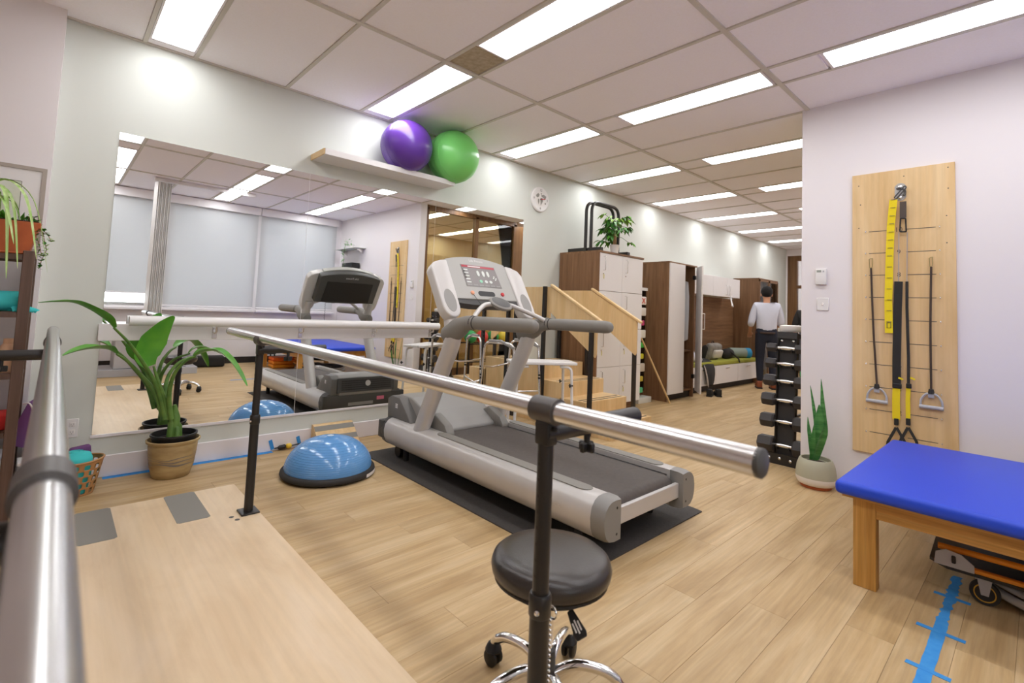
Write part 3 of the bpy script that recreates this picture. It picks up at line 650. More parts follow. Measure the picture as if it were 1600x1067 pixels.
for (u, w) in ((.13, .24), (.122, .225), (.145, .222), (.136, .208)):
    MB().fprism(so, (1, 0, 0), tv, nv, [(u+.007*math.cos(2*math.pi*i/12), w+.007*math.sin(2*math.pi*i/12)) for i in range(12)], 0, .0015).build('arrow_key', M_wbtn, sc_, 0)
for k in range(6): dq(-.155+.055*k, -.112+.055*k, .132, .148, M_grey, 'legend')
text_mb('Life Fitness', .03, co+nv*.0125+tv*.392, (1, 0, 0), tv, .0008).build('lettering', M_inkl, cs, 0)
MB().fprism(co+nv*.012, (1, 0, 0), tv, nv, [(-.06+.02*math.cos(a), .058+.024*math.sin(a)) for a in [math.pi/2+math.pi*i/8 for i in range(9)]]+[(.06+.02*math.cos(a), .058+.024*math.sin(a)) for a in [-math.pi/2+math.pi*i/8 for i in range(9)]], -.004, .0015).build('tray_recess', M_blackp, tm, 0)
for u, m_, nm in ((-.135, mat('peach_plastic', srgb(232, 164, 128), .4), 'safety_key'), (.155, M_red, 'stop_button')): MB().lathe([(.016, 0), (.016, .006), (.012, .010), (0, .011)], 16, co+nv*.012+(V((1, 0, 0))*u)+tv*.06, nv).build(nm, m_, tm)
# safety lanyard and heart-rate bar
sp = [co+V((-.135, 0, 0))+tv*.05+nv*.016]
for k in range(60):
    a = k*1.1; sp.append(V((TC-.12+.006*math.cos(a), 2.66+.006*math.sin(a), 1.15-.0045*k)))
MB().tube(sp, .0018, 6).build('coiled_lanyard', M_blackp, tm)
hrp = catmull([(TC-.345, 2.50, 1.085), (TC-.29, 2.55, 1.12), (TC-.17, 2.63, 1.175), (TC-.09, 2.65, 1.195), (TC+.09, 2.65, 1.195), (TC+.17, 2.63, 1.175), (TC+.29, 2.55, 1.12), (TC+.345, 2.50, 1.085)], 5)
MB().tube(hrp, .0165, 14).build('pulse_bar', M_silver, tm, 60)
MB().lathe([(.0, -.022), (.07, -.018), (.088, -.004), (.088, .008), (.075, .016), (.06, .012), (0, .010)], 32, (TC, 2.635, 1.20), (0, -.5, .87)).build('pulse_sensor', M_grey2, tm, 50)
MB().lathe([(.072, 0), (.06, .004), (0, .003)], 28, (TC, 2.628, 1.2135), (0, -.5, .87)).build('sensor_dial', M_dgrey, tm, 50)
text_mb('FlexDeck', .045, (1.9045, 1.72, .21), (0, -1, 0), (0, 0, 1), .003).build('raised_lettering', M_silver2, tm, 0)
# ================================================================ round stool
st = thing('stool', 'round black vinyl swivel stool with chrome five star base on castors', 'stool', (1.16, 1.024, 0))
S = (1.16, 1.024)
MB().lathe([(0, .36), (.14, .362), (.168, .371), (.179, .387), (.182, .406), (.176, .423), (.160, .436), (.12, .441), (0, .443)], 48, (S[0], S[1], 0)).build('seat', M_leather, st, 60)
MB().lathe([(.0, .34), (.135, .342), (.15, .36), (0, .362)], 40, (S[0], S[1], 0)).build('seat_pan', M_blackp, st)
MB().lathe([(.1655, .3645), (.1715, .3675), (.1705, .3735), (.1665, .371), (.1655, .3645)], 48, (S[0], S[1], 0)).build('piping', M_blackp, st, 60)
MB().cyl((S[0], S[1], .07), (S[0], S[1], .34), .0135, n=16).build('gas_lift', M_chrome, st)
MB().cyl((S[0], S[1], .055), (S[0], S[1], .155), .026, .022, n=18).build('hub', M_dgrey, st)
l0, l1, l2 = atz(880, 930, .335), atz(891, 955, .315), atz(903, 982, .285)
MB().tube([V((S[0]+.03, S[1]-.02, .335)), l0, l1], .0035, 8).build('lever_rod', M_blackp, st)
ld = (l2-l1).normalized(); ls = ld.cross(V((-.75, -.65, .3))).normalized(); ln = ld.cross(ls); lc = l1+ld*.034
pd_ = MB().fprism(lc, ls, ld, ln, [(-.009, -.036), (.009, -.036), (.019, .024), (.015, .036), (-.015, .036), (-.019, .024)], -.004, .004, .002, 1).build('lever_paddle', M_blackp, st)
ic = MB()
for q_, h_ in ((-.008, .012), (0, .017), (.008, .012)):
    for s_ in (-1, 1): ic.obox(lc+ls*q_+ld*.006+ln*s_*.0044, ls, ld, ln, .0022, h_, .0004)
ic.build('paddle_icon', M_inkl, pd_, 0)
for k in range(5):
    a = math.radians(95+72*k); d = V((math.cos(a), math.sin(a), 0)); c = V((S[0], S[1], 0))
    lg = MB().tube(catmull([c+d*.015+V((0, 0, .085)), c+d*.08+V((0, 0, .118)), c+d*.16+V((0, 0, .112)), c+d*.205+V((0, 0, .088)), c+d*.222+V((0, 0, .066))], 5), [.015]*16+[.0135]*5, 14).build('leg', M_chrome, st, 60)
    q = V((-d.y, d.x, 0)); cc_ = c+d*.222+V((0, 0, .027))
    cw = MB()
    for s_ in (-1, 1): cw.lathe([(.0, -.009), (.02, -.009), (.026, -.005), (.026, .005), (.02, .009), (0, .009)], 18, cc_+q*.013*s_, q)
    cw.build('castor_wheel', M_blackp, lg)
    MB().lathe([(.02, .0), (.028, .012), (.02, .03), (.008, .04)], 14, cc_+V((0, 0, .01))).build('castor_hood', M_blackp, lg)
# ================================================================ half dome balance trainer
bo = thing('balance_trainer', 'blue half dome balance trainer with black base beside the treadmill', 'balance trainer', (1.45, 3.325, 0))
MB().lathe([(.0, .003), (.27, .004), (.298, .012), (.306, .026), (.302, .042), (.288, .05), (0, .05)], 56, (1.45, 3.325, 0)).build('base', M_rubber, bo, 60)
MB().lathe([(.280*math.cos(a), .048+.205*math.sin(a)) for a in [math.pi/2*i/20 for i in range(20)]]+[(0, .253)], 56, (1.45, 3.325, 0)).build('dome', M_bosu, bo, 70)
rg = MB()
for z in [.06+.012*i for i in range(15)]:
    r = .280*math.sqrt(max(0, 1-((z-.048)/.205)**2)); rg.tube([V((1.45+(r+.0005)*math.cos(a), 3.325+(r+.0005)*math.sin(a), z)) for a in [2*math.pi*i/56 for i in range(57)]], .0012, 5, False)
rg.build('moulded_ridges', M_bosu, bo, 60, kind='stuff')
MB().lathe([(.022, 0), (.022, .004), (.015, .006), (0, .006)], 18, (1.45, 3.325, .2505)).build('valve_disc', mat('pale_blue_plastic', srgb(190, 210, 228), .4), bo)
lb = MB(); aa = [math.radians(-62+30*i/8) for i in range(9)]
lb.add([V((1.45+.3075*math.cos(a), 3.325+.3075*math.sin(a), z)) for z in (.014, .036) for a in aa], [(i, i+1, 10+i, 9+i) for i in range(8)]); lb.build('label', M_inkl, bo, 0)
# ================================================================ bird of paradise in its stoneware pot
bp = thing('potted_plant', 'large leaved bird of paradise plant in a tan stoneware pot by the mirror', 'potted plant', (.635, 3.865, 0))
PC = (.635, 3.865)
pot = MB().lathe([(0, .003), (.098, .0), (.104, .006), (.122, .07), (.132, .15), (.136, .20), (.132, .215), (.148, .222), (.150, .234), (.142, .238), (.136, .225), (.128, .16), (0, .15)], 40, (PC[0], PC[1], 0)).build('pot', M_stone, bp, 50)
def pot_r(z): return .104+(.122-.104)*(z-.006)/.064 if z < .07 else .122+(.132-.122)*(z-.07)/.08
bd = MB()
for zc, hw, ph in ((.092, .006, 0), (.116, .004, 1.3), (.135, .003, 2.2)):
    vv = []
    for i in range(61):
        a = 2*math.pi*i/60
        for s_ in (-1, 1):
            z = zc+.007*math.sin(2*a+ph)+.004*math.sin(5*a+ph)+s_*hw*(.6+.4*math.sin(3*a)); rr = pot_r(z)+.0008; vv.append(V((PC[0]+rr*math.cos(a), PC[1]+rr*math.sin(a), z)))
    bd.add(vv, [(2*i, 2*i+2, 2*i+3, 2*i+1) for i in range(60)])
bd.build('glaze_band', mat('slate_glaze', srgb(120, 112, 104), .5), pot)
nur = MB().lathe([(.10, .15), (.118, .232), (.125, .262), (.131, .262), (.131, .272), (.122, .272), (.116, .235), (0, .23)], 36, (PC[0], PC[1], 0)).build('nursery_pot', M_blackp, bp, 50)
MB().lathe([(.112, .232), (.06, .238), (0, .242)], 24, (PC[0], PC[1], 0)).build('soil', M_soil, bp)
def pxl(lst): return [aty(x, y, Y) for x, y, Y in lst]
C0 = V((PC[0], PC[1], .25))
stalks = [([(0, 0, 0)], [(258, 655, 3.84), (248, 612, 3.84), (232, 580, 3.80), (205, 540, 3.72), (178, 512, 3.62)], [(178, 512, 3.62), (168, 501, 3.60), (150, 489, 3.56), (118, 474, 3.52), (90, 472, 3.50), (60, 473, 3.48)], [.012, .032, .040, .036, .020, .004], .35),
          ([(0, 0, 0)], [(256, 655, 3.85), (243, 615, 3.86), (222, 588, 3.86), (200, 565, 3.84), (182, 553, 3.82)], [(182, 553, 3.82), (168, 546, 3.80), (145, 545, 3.75), (120, 549, 3.70), (98, 556, 3.66)], [.012, .038, .042, .026, .004], .45),
          ([(0, 0, 0)], [(262, 655, 3.84), (256, 622, 3.84), (246, 592, 3.83), (240, 572, 3.83)], [(234, 572, 3.83), (229, 555, 3.83), (240, 530, 3.82), (257, 508, 3.80), (272, 494, 3.79)], [.022, .052, .058, .034, .006], .22),
          ([(0, 0, 0)], [(267, 655, 3.83), (264, 618, 3.82), (272, 585, 3.78), (290, 564, 3.74), (306, 557, 3.70)], [(304, 557, 3.70), (320, 550, 3.66), (340, 549, 3.62), (358, 562, 3.58), (374, 583, 3.54), (386, 603, 3.50)], [.012, .034, .040, .034, .022, .004], .35),
          ([(0, 0, 0)], [(264, 655, 3.86), (258, 625, 3.90), (262, 590, 3.94), (280, 566, 3.96), (305, 556, 3.97)], [(302, 556, 3.97), (312, 548, 3.97), (328, 546, 3.97), (345, 553, 3.97)], [.01, .026, .026, .005], .3)]
for _, s, lf, w, fo in stalks:
    p = catmull(pxl(s), 5); n = len(p)
    stm = MB().tube(p, [.017-.011*i/(n-1) for i in range(n)], 10).build('stalk', M_stem, bp, 60)
    q = catmull(pxl(lf), 6); ww = []
    for i in range(len(q)):
        t = i/6; k = min(int(t), len(w)-2); ww.append(1.3*(w[k]+(w[k+1]-w[k])*(t-k)))
    side = (1, .1, .15) if lf[0][0] == 234 else None
    MB().leaf(q, ww, side, fo).build('leaf', M_leaf, stm, 60)
shf = MB()
for dx, dy, h, r in ((0, 0, .20, .03), (.03, .01, .10, .02), (-.025, -.01, .14, .022), (.012, -.03, .085, .018)):
    shf.tube([C0+V((dx, dy, -.03)), C0+V((dx*.8, dy*.6, h*.6)), C0+V((dx*.6-.01, dy*.3, h))], [r, r*.9, r*.35], 10)
shf.build('leaf_sheath', M_stem, bp, 60)
# ================================================================ perforated basket with a turquoise roll
bk = thing('basket', 'tan oval basket with round holes holding turquoise and purple gear', 'basket', (.155, 3.80, 0))
bc = V((.155, 3.80, 0))
NB, NZ = 56, 22
def bpt(a, z, k=1): 
    r = .082+.034*(z/.205); return bc+V((r*1.12*math.cos(a)*k, r*.92*math.sin(a)*k, z))
# wall made of a mesh grid with real round-ish holes
wb = MB(); idx = {}
def vid(i, j):
    i %= NB
    if (i, j) not in idx:
        idx[(i, j)] = len(wb.v); wb.v.append(bpt(2*math.pi*i/NB, .004+.19*j/NZ))
    return idx[(i, j)]
for j in range(NZ):
    for i in range(NB):
        rowh = j//4; jj = j % 4; ii = (i+(2 if rowh % 2 else 0)) % 4
        hole = 1 <= jj <= 3 and 1 <= ii <= 2 and j < 20 and j > 0
        if jj == 1 and False: hole = False
        if not hole: wb.f.append((vid(i, j), vid(i+1, j), vid(i+1, j+1), vid(i, j+1)))
wo = wb.build('basket_wall', M_brownp, bk, 60)
sd = wo.modifiers.new('thickness', 'SOLIDIFY'); sd.thickness = .004; sd.offset = 0
sb_ = wo.modifiers.new('round', 'SUBSURF'); sb_.levels = 1; sb_.render_levels = 1
MB().tube([bpt(2*math.pi*i/48, .196+.004*math.cos(2*a_)) for i, a_ in ((i, 2*math.pi*i/48) for i in range(49))], .006, 10, False).build('rim', M_brownp, bk, 60)
MB().prism([(bpt(2*math.pi*i/32, 0).x, bpt(2*math.pi*i/32, 0).y) for i in range(32)], 'z', 0, .005).build('bottom', M_brownp, bk, 0)
t = thing('exercise_mat_roll', 'turquoise rolled towel stuffed upright in the tan basket', 'towel', (.14, 3.785, .006))
MB().lathe([(.0, .008), (.07, .01), (.082, .12), (.083, .20), (.072, .228), (.04, .24), (0, .242)], 24, (.15, 3.80, 0)).build('roll', M_teal, t, 60)
MB().tube([V((.15+.04*math.cos(a)*(1-i/30), 3.80+.04*math.sin(a)*(1-i/30), .2405)) for i, a in ((i, i*.5) for i in range(26))], .003, 6).build('spiral_edge', M_teal, t, 60)
t2 = tag(MB().obox((.175, 3.87, .225), (1, .2, .1), (-.2, 1, 0), (-.1, 0, 1), .05, .022, .03, .015, 3).build('strap_bundle', M_purplef, None, 50), 'purple strap bundle with dark clip on top of the basket', 'strap')
# ================================================================ espresso shelf unit at the left with its things
sf = thing('shelf_unit', 'dark brown slatted wood shelf unit against the white pilaster', 'shelf unit', (-.5, 3.70, 0))
SX0, SX1, SY0, SY1 = -.98, -.09, 3.52, 3.90
for (x, y) in ((SX1-.045, SY0), (SX1-.045, SY1-.045), (SX0, SY0), (SX0, SY1-.045)): B(x, x+.045, y, y+.04, 0, 1.36, .003, 1).build('post', M_shelfwood, sf, 30)
levels = (1.335, 1.04, .73, .44, .15)
for z in levels:
    B(SX0+.046, SX1-.046, SY0+.006, SY0+.022, z-.022, z+.004).build('front_rail', M_shelfwood, sf, 0); B(SX0+.046, SX1-.046, SY1-.022, SY1-.006, z-.022, z+.004).build('back_rail', M_shelfwood, sf, 0)
    for k in range(5): B(SX0+.01, SX1-.01, SY0+.024+.068*k, SY0+.078+.068*k, z-.01, z+.006, .002, 1).build('slat', M_shelfwood, sf, 0)
    for x in (SX0, SX1-.03): B(x+.006, x+.024, SY0+.042, SY1-.046, z-.03, z-.0105).build('side_rail', M_shelfwood, sf, 0)
tr = thing('planter', 'rectangular terracotta trough with spider plant and trailing vine on the shelf top', 'planter', (-.28, 3.64, 1.341))
MB().prism([(-.115, 1.345), (-.09, 1.478), (-.08, 1.478), (-.08, 1.51), (-.52, 1.51), (-.52, 1.478), (-.51, 1.478), (-.485, 1.345)], 'y', 3.545, 3.70, .003, 1).build('trough', M_terra, tr, 30)
B(-.51, -.09, 3.555, 3.69, 1.505, 1.516).build('soil', M_soil, tr, 0)
B(-.50, -.10, 3.54, 3.71, 1.3415, 1.352, .003, 1).build('saucer', M_terra, tr, 0)
rnd = random.Random(3)
for k in range(34):
    a = rnd.uniform(0, 2*math.pi); L = rnd.uniform(.16, .36); r0 = V((-.32+rnd.uniform(-.06, .06), 3.62+rnd.uniform(-.03, .03), 1.51))
    d = V((math.cos(a), math.sin(a)*.75-.25, 0)); h = rnd.uniform(.08, .2)
    if r0.y+d.y*L > 3.88: d.y = -abs(d.y)*.5
    p = catmull([r0, r0+d*L*.3+V((0, 0, h)), r0+d*L*.7+V((0, 0, h*.6)), r0+d*L*.95+V((0, 0, -h*.8-rnd.uniform(0, .2)))], 5)
    MB().leaf(p, [.004+.007*math.sin(math.pi*min(1, (i+2)/len(p))) for i in range(len(p)-1)]+[.001], None, .4).build('spider_leaf', M_vari, tr, 60)
for pl_ in ([(57, 352, 3.6), (66, 362, 3.58), (70, 378, 3.57), (72, 392, 3.57), (66, 404, 3.57), (60, 420, 3.57)], [(50, 350, 3.6), (62, 356, 3.6), (74, 366, 3.6), (80, 378, 3.6)], [(45, 350, 3.58), (56, 368, 3.55), (62, 385, 3.55), (65, 400, 3.55)], [(40, 348, 3.58), (48, 338, 3.57), (57, 346, 3.56), (60, 360, 3.56)]):
    p = catmull(pxl(pl_), 4)
    vn = MB().tube(p, .0016, 6).build('vine', mat('brown_vine', srgb(150, 110, 78), .7), tr, 60)
    for i in range(1, len(p)):
        for s_ in range(2):
            d = V((rnd.uniform(-1, 1), rnd.uniform(-1, .3), rnd.uniform(-.6, .6))).normalized(); L = rnd.uniform(.014, .026)
            MB().leaf([p[i], p[i]+d*L*.5, p[i]+d*L], [.002, L*.42, .001], None, .2).build('vine_leaf', M_leafd if rnd.random() < .5 else M_lime, vn, 60)
for k in range(18):
    r0 = V((-.2+rnd.uniform(-.09, .1), 3.60+rnd.uniform(-.03, .05), 1.51)); d = V((rnd.uniform(-1, 1), rnd.uniform(-1, .6), rnd.uniform(.4, 1))).normalized(); L = rnd.uniform(.03, .06)
    MB().leaf([r0, r0+d*L*.5, r0+d*L], [.003, L*.33, .001], None, .2).build('vine_leaf', M_lime if k % 2 else M_leaf, tr, 60)
def jar(name, label, cat, x, y, z, r, h, m, lidm=None, grp=None):
    t = thing(name, label, cat, (x, y, z), 0, grp)
    MB().lathe([(r*.9, 0), (r, .006), (r, h*.72), (r*.7, h*.84), (r*.55, h*.86)], 20, (x, y, z)).build('body', m, t, 50)
    MB().lathe([(r*.62, h*.85), (r*.62, h), (0, h*1.005)], 18, (x, y, z)).build('lid', lidm or m, t, 50); return t
t = thing('band_roll', 'turquoise roll of exercise band with loose tail on the slatted shelf', 'exercise band', (-.19, 3.62, 1.046))
MB().lathe([(.02, -.07), (.052, -.07), (.052, .07), (.02, .07), (.02, -.07)], 24, (-.21, 3.62, 1.099), (1, .12, 0)).build('roll', M_teal, t, 50)
rf = MB()
for k in range(9): rf.leaf(catmull([(-.16+.008*k, 3.575, 1.05), (-.15+.008*k, 3.56, 1.075-.004*(k % 3)), (-.14+.01*k, 3.54, 1.052)], 3), [.012]*7, (1, 0, .2), .5)
rf.build('loose_tail', M_teal, t, 60)
jar('bottle', 'beige bottle on the middle shelf behind the bar', 'bottle', -.155, 3.62, .736, .035, .17, mat('beige_plastic', srgb(222, 180, 146), .5), None)
jar('bottle', 'dark green capped jar beside the beige bottle', 'bottle', -.125, 3.74, .736, .03, .12, mat('bottle_green', srgb(30, 92, 82), .4), None)
tag(MB().obox((-.17, 3.66, .485), (1, .2, 0), (-.2, 1, 0), (0, 0, 1), .06, .09, .038, .012, 2).build('red_pouch', mat('red_fabric', srgb(206, 44, 40), .8), None, 40), 'red fabric pouch on the lower shelf', 'pouch')
tag(MB().obox((-.33, 3.66, .50), (1, .2, 0), (-.2, 1, 0), (0, 0, 1), .09, .09, .053, .012, 2).build('pink_pouch', mat('pink_fabric', srgb(226, 150, 150), .8), None, 40), 'pale pink pouch beside the red pouch on the shelf', 'pouch')
bx_ = thing('storage_box', 'small white lidded box on the bottom shelf', 'box', (-.20, 3.66, .156)); B(-.30, -.145, 3.58, 3.76, .157, .30, .006).build('box_body', M_plast, bx_); B(-.305, -.14, 3.575, 3.765, .29, .315, .004, 1).build('box_lid', M_grylam, bx_)
jar('jar', 'clear jar with red lid on the bottom shelf by the white box', 'jar', -.36, 3.6, .156, .04, .15, mat('cloudy_plastic', srgb(206, 202, 196), .3), M_red)
jar('jar', 'amber jar with red lid at the back of the bottom shelf', 'jar', -.38, 3.8, .156, .045, .12, mat('amber_plastic', srgb(206, 160, 60), .3), M_red)
bn = thing('waste_bin', 'tall slim white plastic bin standing between shelf and basket', 'bin', (-.03, 3.63, 0))
MB().prism([(-.075, 3.575), (.015, 3.575), (.02, 3.69), (-.08, 3.69)], 'z', .002, .26, .012, 3).build('bin_body', M_plast, bn, 40)
MB().prism([(-.08, 3.57), (.02, 3.57), (.025, 3.695), (-.085, 3.695)], 'z', .255, .275, .006, 2).build('bin_rim', M_plast, bn, 40)
yb = thing('foam_block', 'purple foam yoga block propped in the corner with a white cord', 'yoga block', (-.04, 3.80, .30))
MB().obox((-.035, 3.80, .43), (1, -.2, -.35), (.2, 1, 0), (.35, .0, 1), .055, .075, .115, .006, 2).build('block', M_purplef, yb, 40)
MB().tube(catmull([(-.082, 3.72, .55), (-.055, 3.70, .55), (-.035, 3.70, .48), (-.03, 3.72, .36), (-.05, 3.74, .30)], 5), .004, 8).build('cord', M_plast, yb, 60)
tag(MB().obox((-.022, 3.85, .155), (1, 0, 0), (0, 1, 0), (0, 0, 1), .045, .075, .153, .02, 3).build('duffel', mat('charcoal_fabric', srgb(60, 56, 60), .9), None, 40), 'charcoal fabric bag under the purple yoga block', 'bag')
pc = thing('framed_picture', 'white matted print in a thin grey frame on the white pilaster', 'picture', (-.35, 3.95, 1.36))
px0, px1, pz0, pz1, py = -.62, -.085, 1.375, 1.865, 3.93
frame_mb(px0, px1, pz0, pz1, .02, py, 3.9495).build('frame', mat('pewter_frame', srgb(170, 160, 150), .4, .3), pc, 0)
B(px0+.02, px1-.02, py+.006, py+.014, pz0+.02, pz1-.02).build('mat_board', M_lam, pc, 0)
B(px0+.1, px1-.1, py+.004, py+.007, pz0+.09, pz1-.09).build('print', mat('pale_print', srgb(226, 226, 218), .6, noise=(9, srgb(196, 206, 176), .8)), pc, 0)
MB().box(px1-.101, px1-.099, py+.003, py+.007, pz0+.09, pz1-.09).box(px0+.1, px1-.1, py+.003, py+.007, pz1-.092, pz1-.09).build('print_border', M_ink, pc, 0)
# ================================================================ training stairs
ts = thing('training_stairs', 'birch plywood training stairs with plywood side panels and black posts', 'training stairs', (4.2, 3.3, 0))
TX0, TX1 = 3.80, 4.50
for k, (y0, y1, z) in enumerate(((2.70, 3.02, .15), (3.0, 3.32, .30), (3.30, 3.62, .45), (3.60, 4.035, .60))):
    zz = 0.0
    so_ = B(TX0, TX1, y0, y1, zz, z, .002, 1).build('step', M_plyv, ts, 0)
    for dy in (.04, .10): B(TX0+.03, TX1-.03, y0+dy-.009, y0+dy+.009, z-.0005, z+.0012).build('tread_strip', M_matr, so_, 0)
    if k == 3: 
        for dy in (.22, .28): B(TX0+.03, TX1-.03, y0+dy-.009, y0+dy+.009, z-.0005, z+.0012).build('tread_strip', M_matr, so_, 0)
for x in (TX0, TX1):
    s = 1 if x == TX0 else -1
    sp_ = MB().prism([(2.90, .74), (2.885, .77), (2.885, 1.09), (2.90, 1.105), (3.50, 1.42), (3.50, 1.16)], 'x', x, x+s*.016).build('side_panel', M_plyv, ts, 0)
    B(x, x+s*.016, 3.50, 4.03, 1.0, 1.42).build('top_panel', M_plyv, ts, 0)
    MB().obox(V((x+s*.008, 3.165, 1.262)), (1, 0, 0), V((0, .62, .335)), V((0, -.335, .62)), .02, .375, .012, .004, 1).build('handrail', M_plyv, ts, 30)
    for (y, z0, z1) in ((2.93, 0, 1.09), (3.56, 0, 1.425), (3.99, 0, 1.40)):
        B(x-s*.038, x-s*.001, y-.019, y+.019, z0+.002, z1, .003, 1).build('post', M_black, ts, 30)
# folding bath bench and chrome walker standing beside the stairs
bc0 = V((3.04, 3.24, .70)); bc1 = V((3.52, 2.96, .70)); bd_ = (bc1-bc0).normalized(); bn_ = V((-bd_.y, bd_.x, 0))
tb = thing('bath_bench', 'white slatted bath bench with white tubular legs beside the plywood stairs', 'bench', ((bc0.x+bc1.x)/2, (bc0.y+bc1.y)/2, 0))
for k in range(3): MB().obox((bc0+bc1)/2+bn_*(.09*(k-1)), bd_, bn_, (0, 0, 1), .30, .041, .013, .006, 2).build('seat_slat', M_plast, tb, 30)
for e, d in ((bc0, 1), (bc1, -1)):
    for s_ in (-1, 1):
        b_ = e+bd_*.03*d
        pth = rounded_path([b_+bd_*.1*d+bn_*.1*s_+V((0, 0, -.03)), b_+bn_*.115*s_+V((0, 0, -.03)), b_-bd_*.02*d+bn_*.14*s_+V((0, 0, -.69))], .06)
        lg_ = MB().tube(pth, .0125, 12).build('leg', M_plast, tb, 60)
        MB().lathe([(.02, 0), (.018, .02), (.014, .03)], 12, (pth[-1].x, pth[-1].y, .001)).build('rubber_tip', M_grey, lg_)
        kn = MB().cyl(pth[-1]+V((0, 0, .5))-bd_*.01, pth[-1]+V((0, 0, .5))-bd_*.035, .006, n=8)
        for q in (0, math.pi/2): kn.obox(pth[-1]+V((0, 0, .5))-bd_*.038, bn_*math.cos(q)+V((0, 0, 1))*math.sin(q), V((0, 0, 1))*math.cos(q)-bn_*math.sin(q), bd_, .017, .005, .006, .002, 1)
        kn.build('knob', M_blackp, lg_)
wk = thing('walker', 'chrome folding walking frame standing between treadmill and stairs', 'walker', (3.38, 3.55, 0))
wc = V((3.36, 3.62, 0)); wa = V((.93, .2, 0)).normalized(); wb_ = V((-wa.y, wa.x, 0))
for s_ in (-1, 1):
    side = wc+wa*.22*s_
    fr = MB().tube(rounded_path([side-wb_*.26+V((0, 0, .0)), side-wb_*.20+V((0, 0, .84)), side+wb_*.14+V((0, 0, .84)), side+wb_*.21+V((0, 0, .0))], .07), .012, 12).build('side_frame', M_chrome, wk, 60)
    MB().tube([side-wb_*.21+V((0, 0, .80)), side-wb_*.05+V((0, 0, .856)), side+wb_*.09+V((0, 0, .852))], .0155, 12).build('hand_grip', M_grey, wk)
    MB().tube([side-wb_*.235+V((0, 0, .36)), side+wb_*.18+V((0, 0, .30))], .009, 10).build('side_brace', M_chrome, wk)
    for y_ in (-.26, .21): MB().lathe([(.021, 0), (.02, .025), (.014, .035)], 12, side+wb_*y_).build('rubber_tip', M_grey, wk)
    for y_ in (-.225, .172):
        for z in (.52, .49): MB().lathe([(.014, -.008), (.014, .008)], 10, side+wb_*(y_+.0)+V((0, 0, z))).build('adjust_collar', M_blackp, wk)
for z in (.60, .36): MB().tube([wc-wa*.22+wb_*(.165)+V((0, 0, z)), wc-wa*.06+wb_*.19+V((0, 0, z-.02)), wc+wa*.06+wb_*.19+V((0, 0, z-.02)), wc+wa*.22+wb_*.165+V((0, 0, z))], .0095, 10).build('cross_brace', M_chrome, wk)
# ================================================================ lockers, wardrobe, bench and cupboards along the hall
def handle(parent, x, y, z0, z1): MB().tube(rounded_path([(x, y, z0), (x, y-.03, z0), (x, y-.03, z1), (x, y, z1)], .008, 3), .005, 8).build('handle', M_steel, parent, 60)
lk = thing('locker_cabinet', 'tall walnut cabinet with eight white locker doors beside the plywood stairs', 'cabinet', (5.0, 3.75, 0))
B(4.565, 5.465, 3.47, YW-.012, .1, 1.885).build('carcass', M_walnut, lk, 0)
B(4.565, 5.465, 3.52, YW-.012, .0, .1).build('toe_kick', M_walnut_h, lk, 0)
B(4.545, 4.565, 3.45, YW-.012, .0, 1.87).build('side_panel', M_walnut, lk, 0)
B(4.543, 5.475, 3.442, YW-.012, 1.87, 1.892).build('top_panel', M_walnut_h, lk, 0)
for c in range(2):
    for r in range(4):
        x0 = 4.566+.449*c; z0 = .1+.4425*r
        d = B(x0+.0015, x0+.4475, 3.45, 3.469, z0+.002, z0+.4395, .002, 1).build('door', M_lam, lk, 0)
        hx = x0+.07
        handle(d, hx, 3.451, z0+.24, z0+.40)
        MB().lathe([(.010, 0), (.010, .006), (.004, .008), (0, .008)], 12, (hx, 3.451, z0+.2), (0, -1, 0)).build('lock', M_steel, d)
        if (c, r) in ((1, 0), (0, 1), (1, 1), (0, 3)): MB().box(hx-.006, hx+.006, 3.438, 3.44, z0+.14, z0+.19).build('key_tag', mat('key_tag_yellow', srgb(206, 196, 110), .6), d, 0)
# black hoops and a money tree on top
for i, (yy, lab) in enumerate(((3.635, 'black steel dip hoop on the locker top standing in front of its twin'), (3.70, 'black steel dip hoop on the locker top standing nearer the wall'))):
    x0_, x1_ = (4.62, 5.17) if i == 0 else (4.60, 5.15)
    t = thing('dip_bar', lab, 'exercise bar', ((x0_+x1_)/2, yy, 1.892), 0, 'black steel hoops on the lockers')
    MB().tube(rounded_path([(x0_, yy, 1.92), (x0_, yy, 2.50), (x1_, yy, 2.50), (x1_, yy, 1.92)], .13, 8), .019, 14).build('hoop', M_black, t, 60)
    for x in (x0_, x1_):
        B(x-.028, x+.028, yy-.165 if i == 0 else yy-.03, yy+.03 if i == 0 else yy+.25, 1.8925, 1.937, .004, 1).build('foot', M_black, t, 30)
mt = thing('potted_tree', 'small braided money tree in a white pot on the locker top', 'potted plant', (4.93, 3.515, 1.892))
MB().lathe([(.045, 0), (.058, .10), (.062, .105), (.055, .105), (.05, .09), (0, .085)], 24, (4.93, 3.515, 1.893)).build('pot', M_whiteg, mt, 50)
for k in range(3):
    MB().tube([V((4.93+.012*math.cos(z*14+2.1*k), 3.515+.012*math.sin(z*14+2.1*k), 1.97+z)) for z in [.016*i for i in range(11)]], .011, 8).build('trunk', mat('tan_bark', srgb(150, 116, 84), .8), mt, 60)
rnd = random.Random(11)
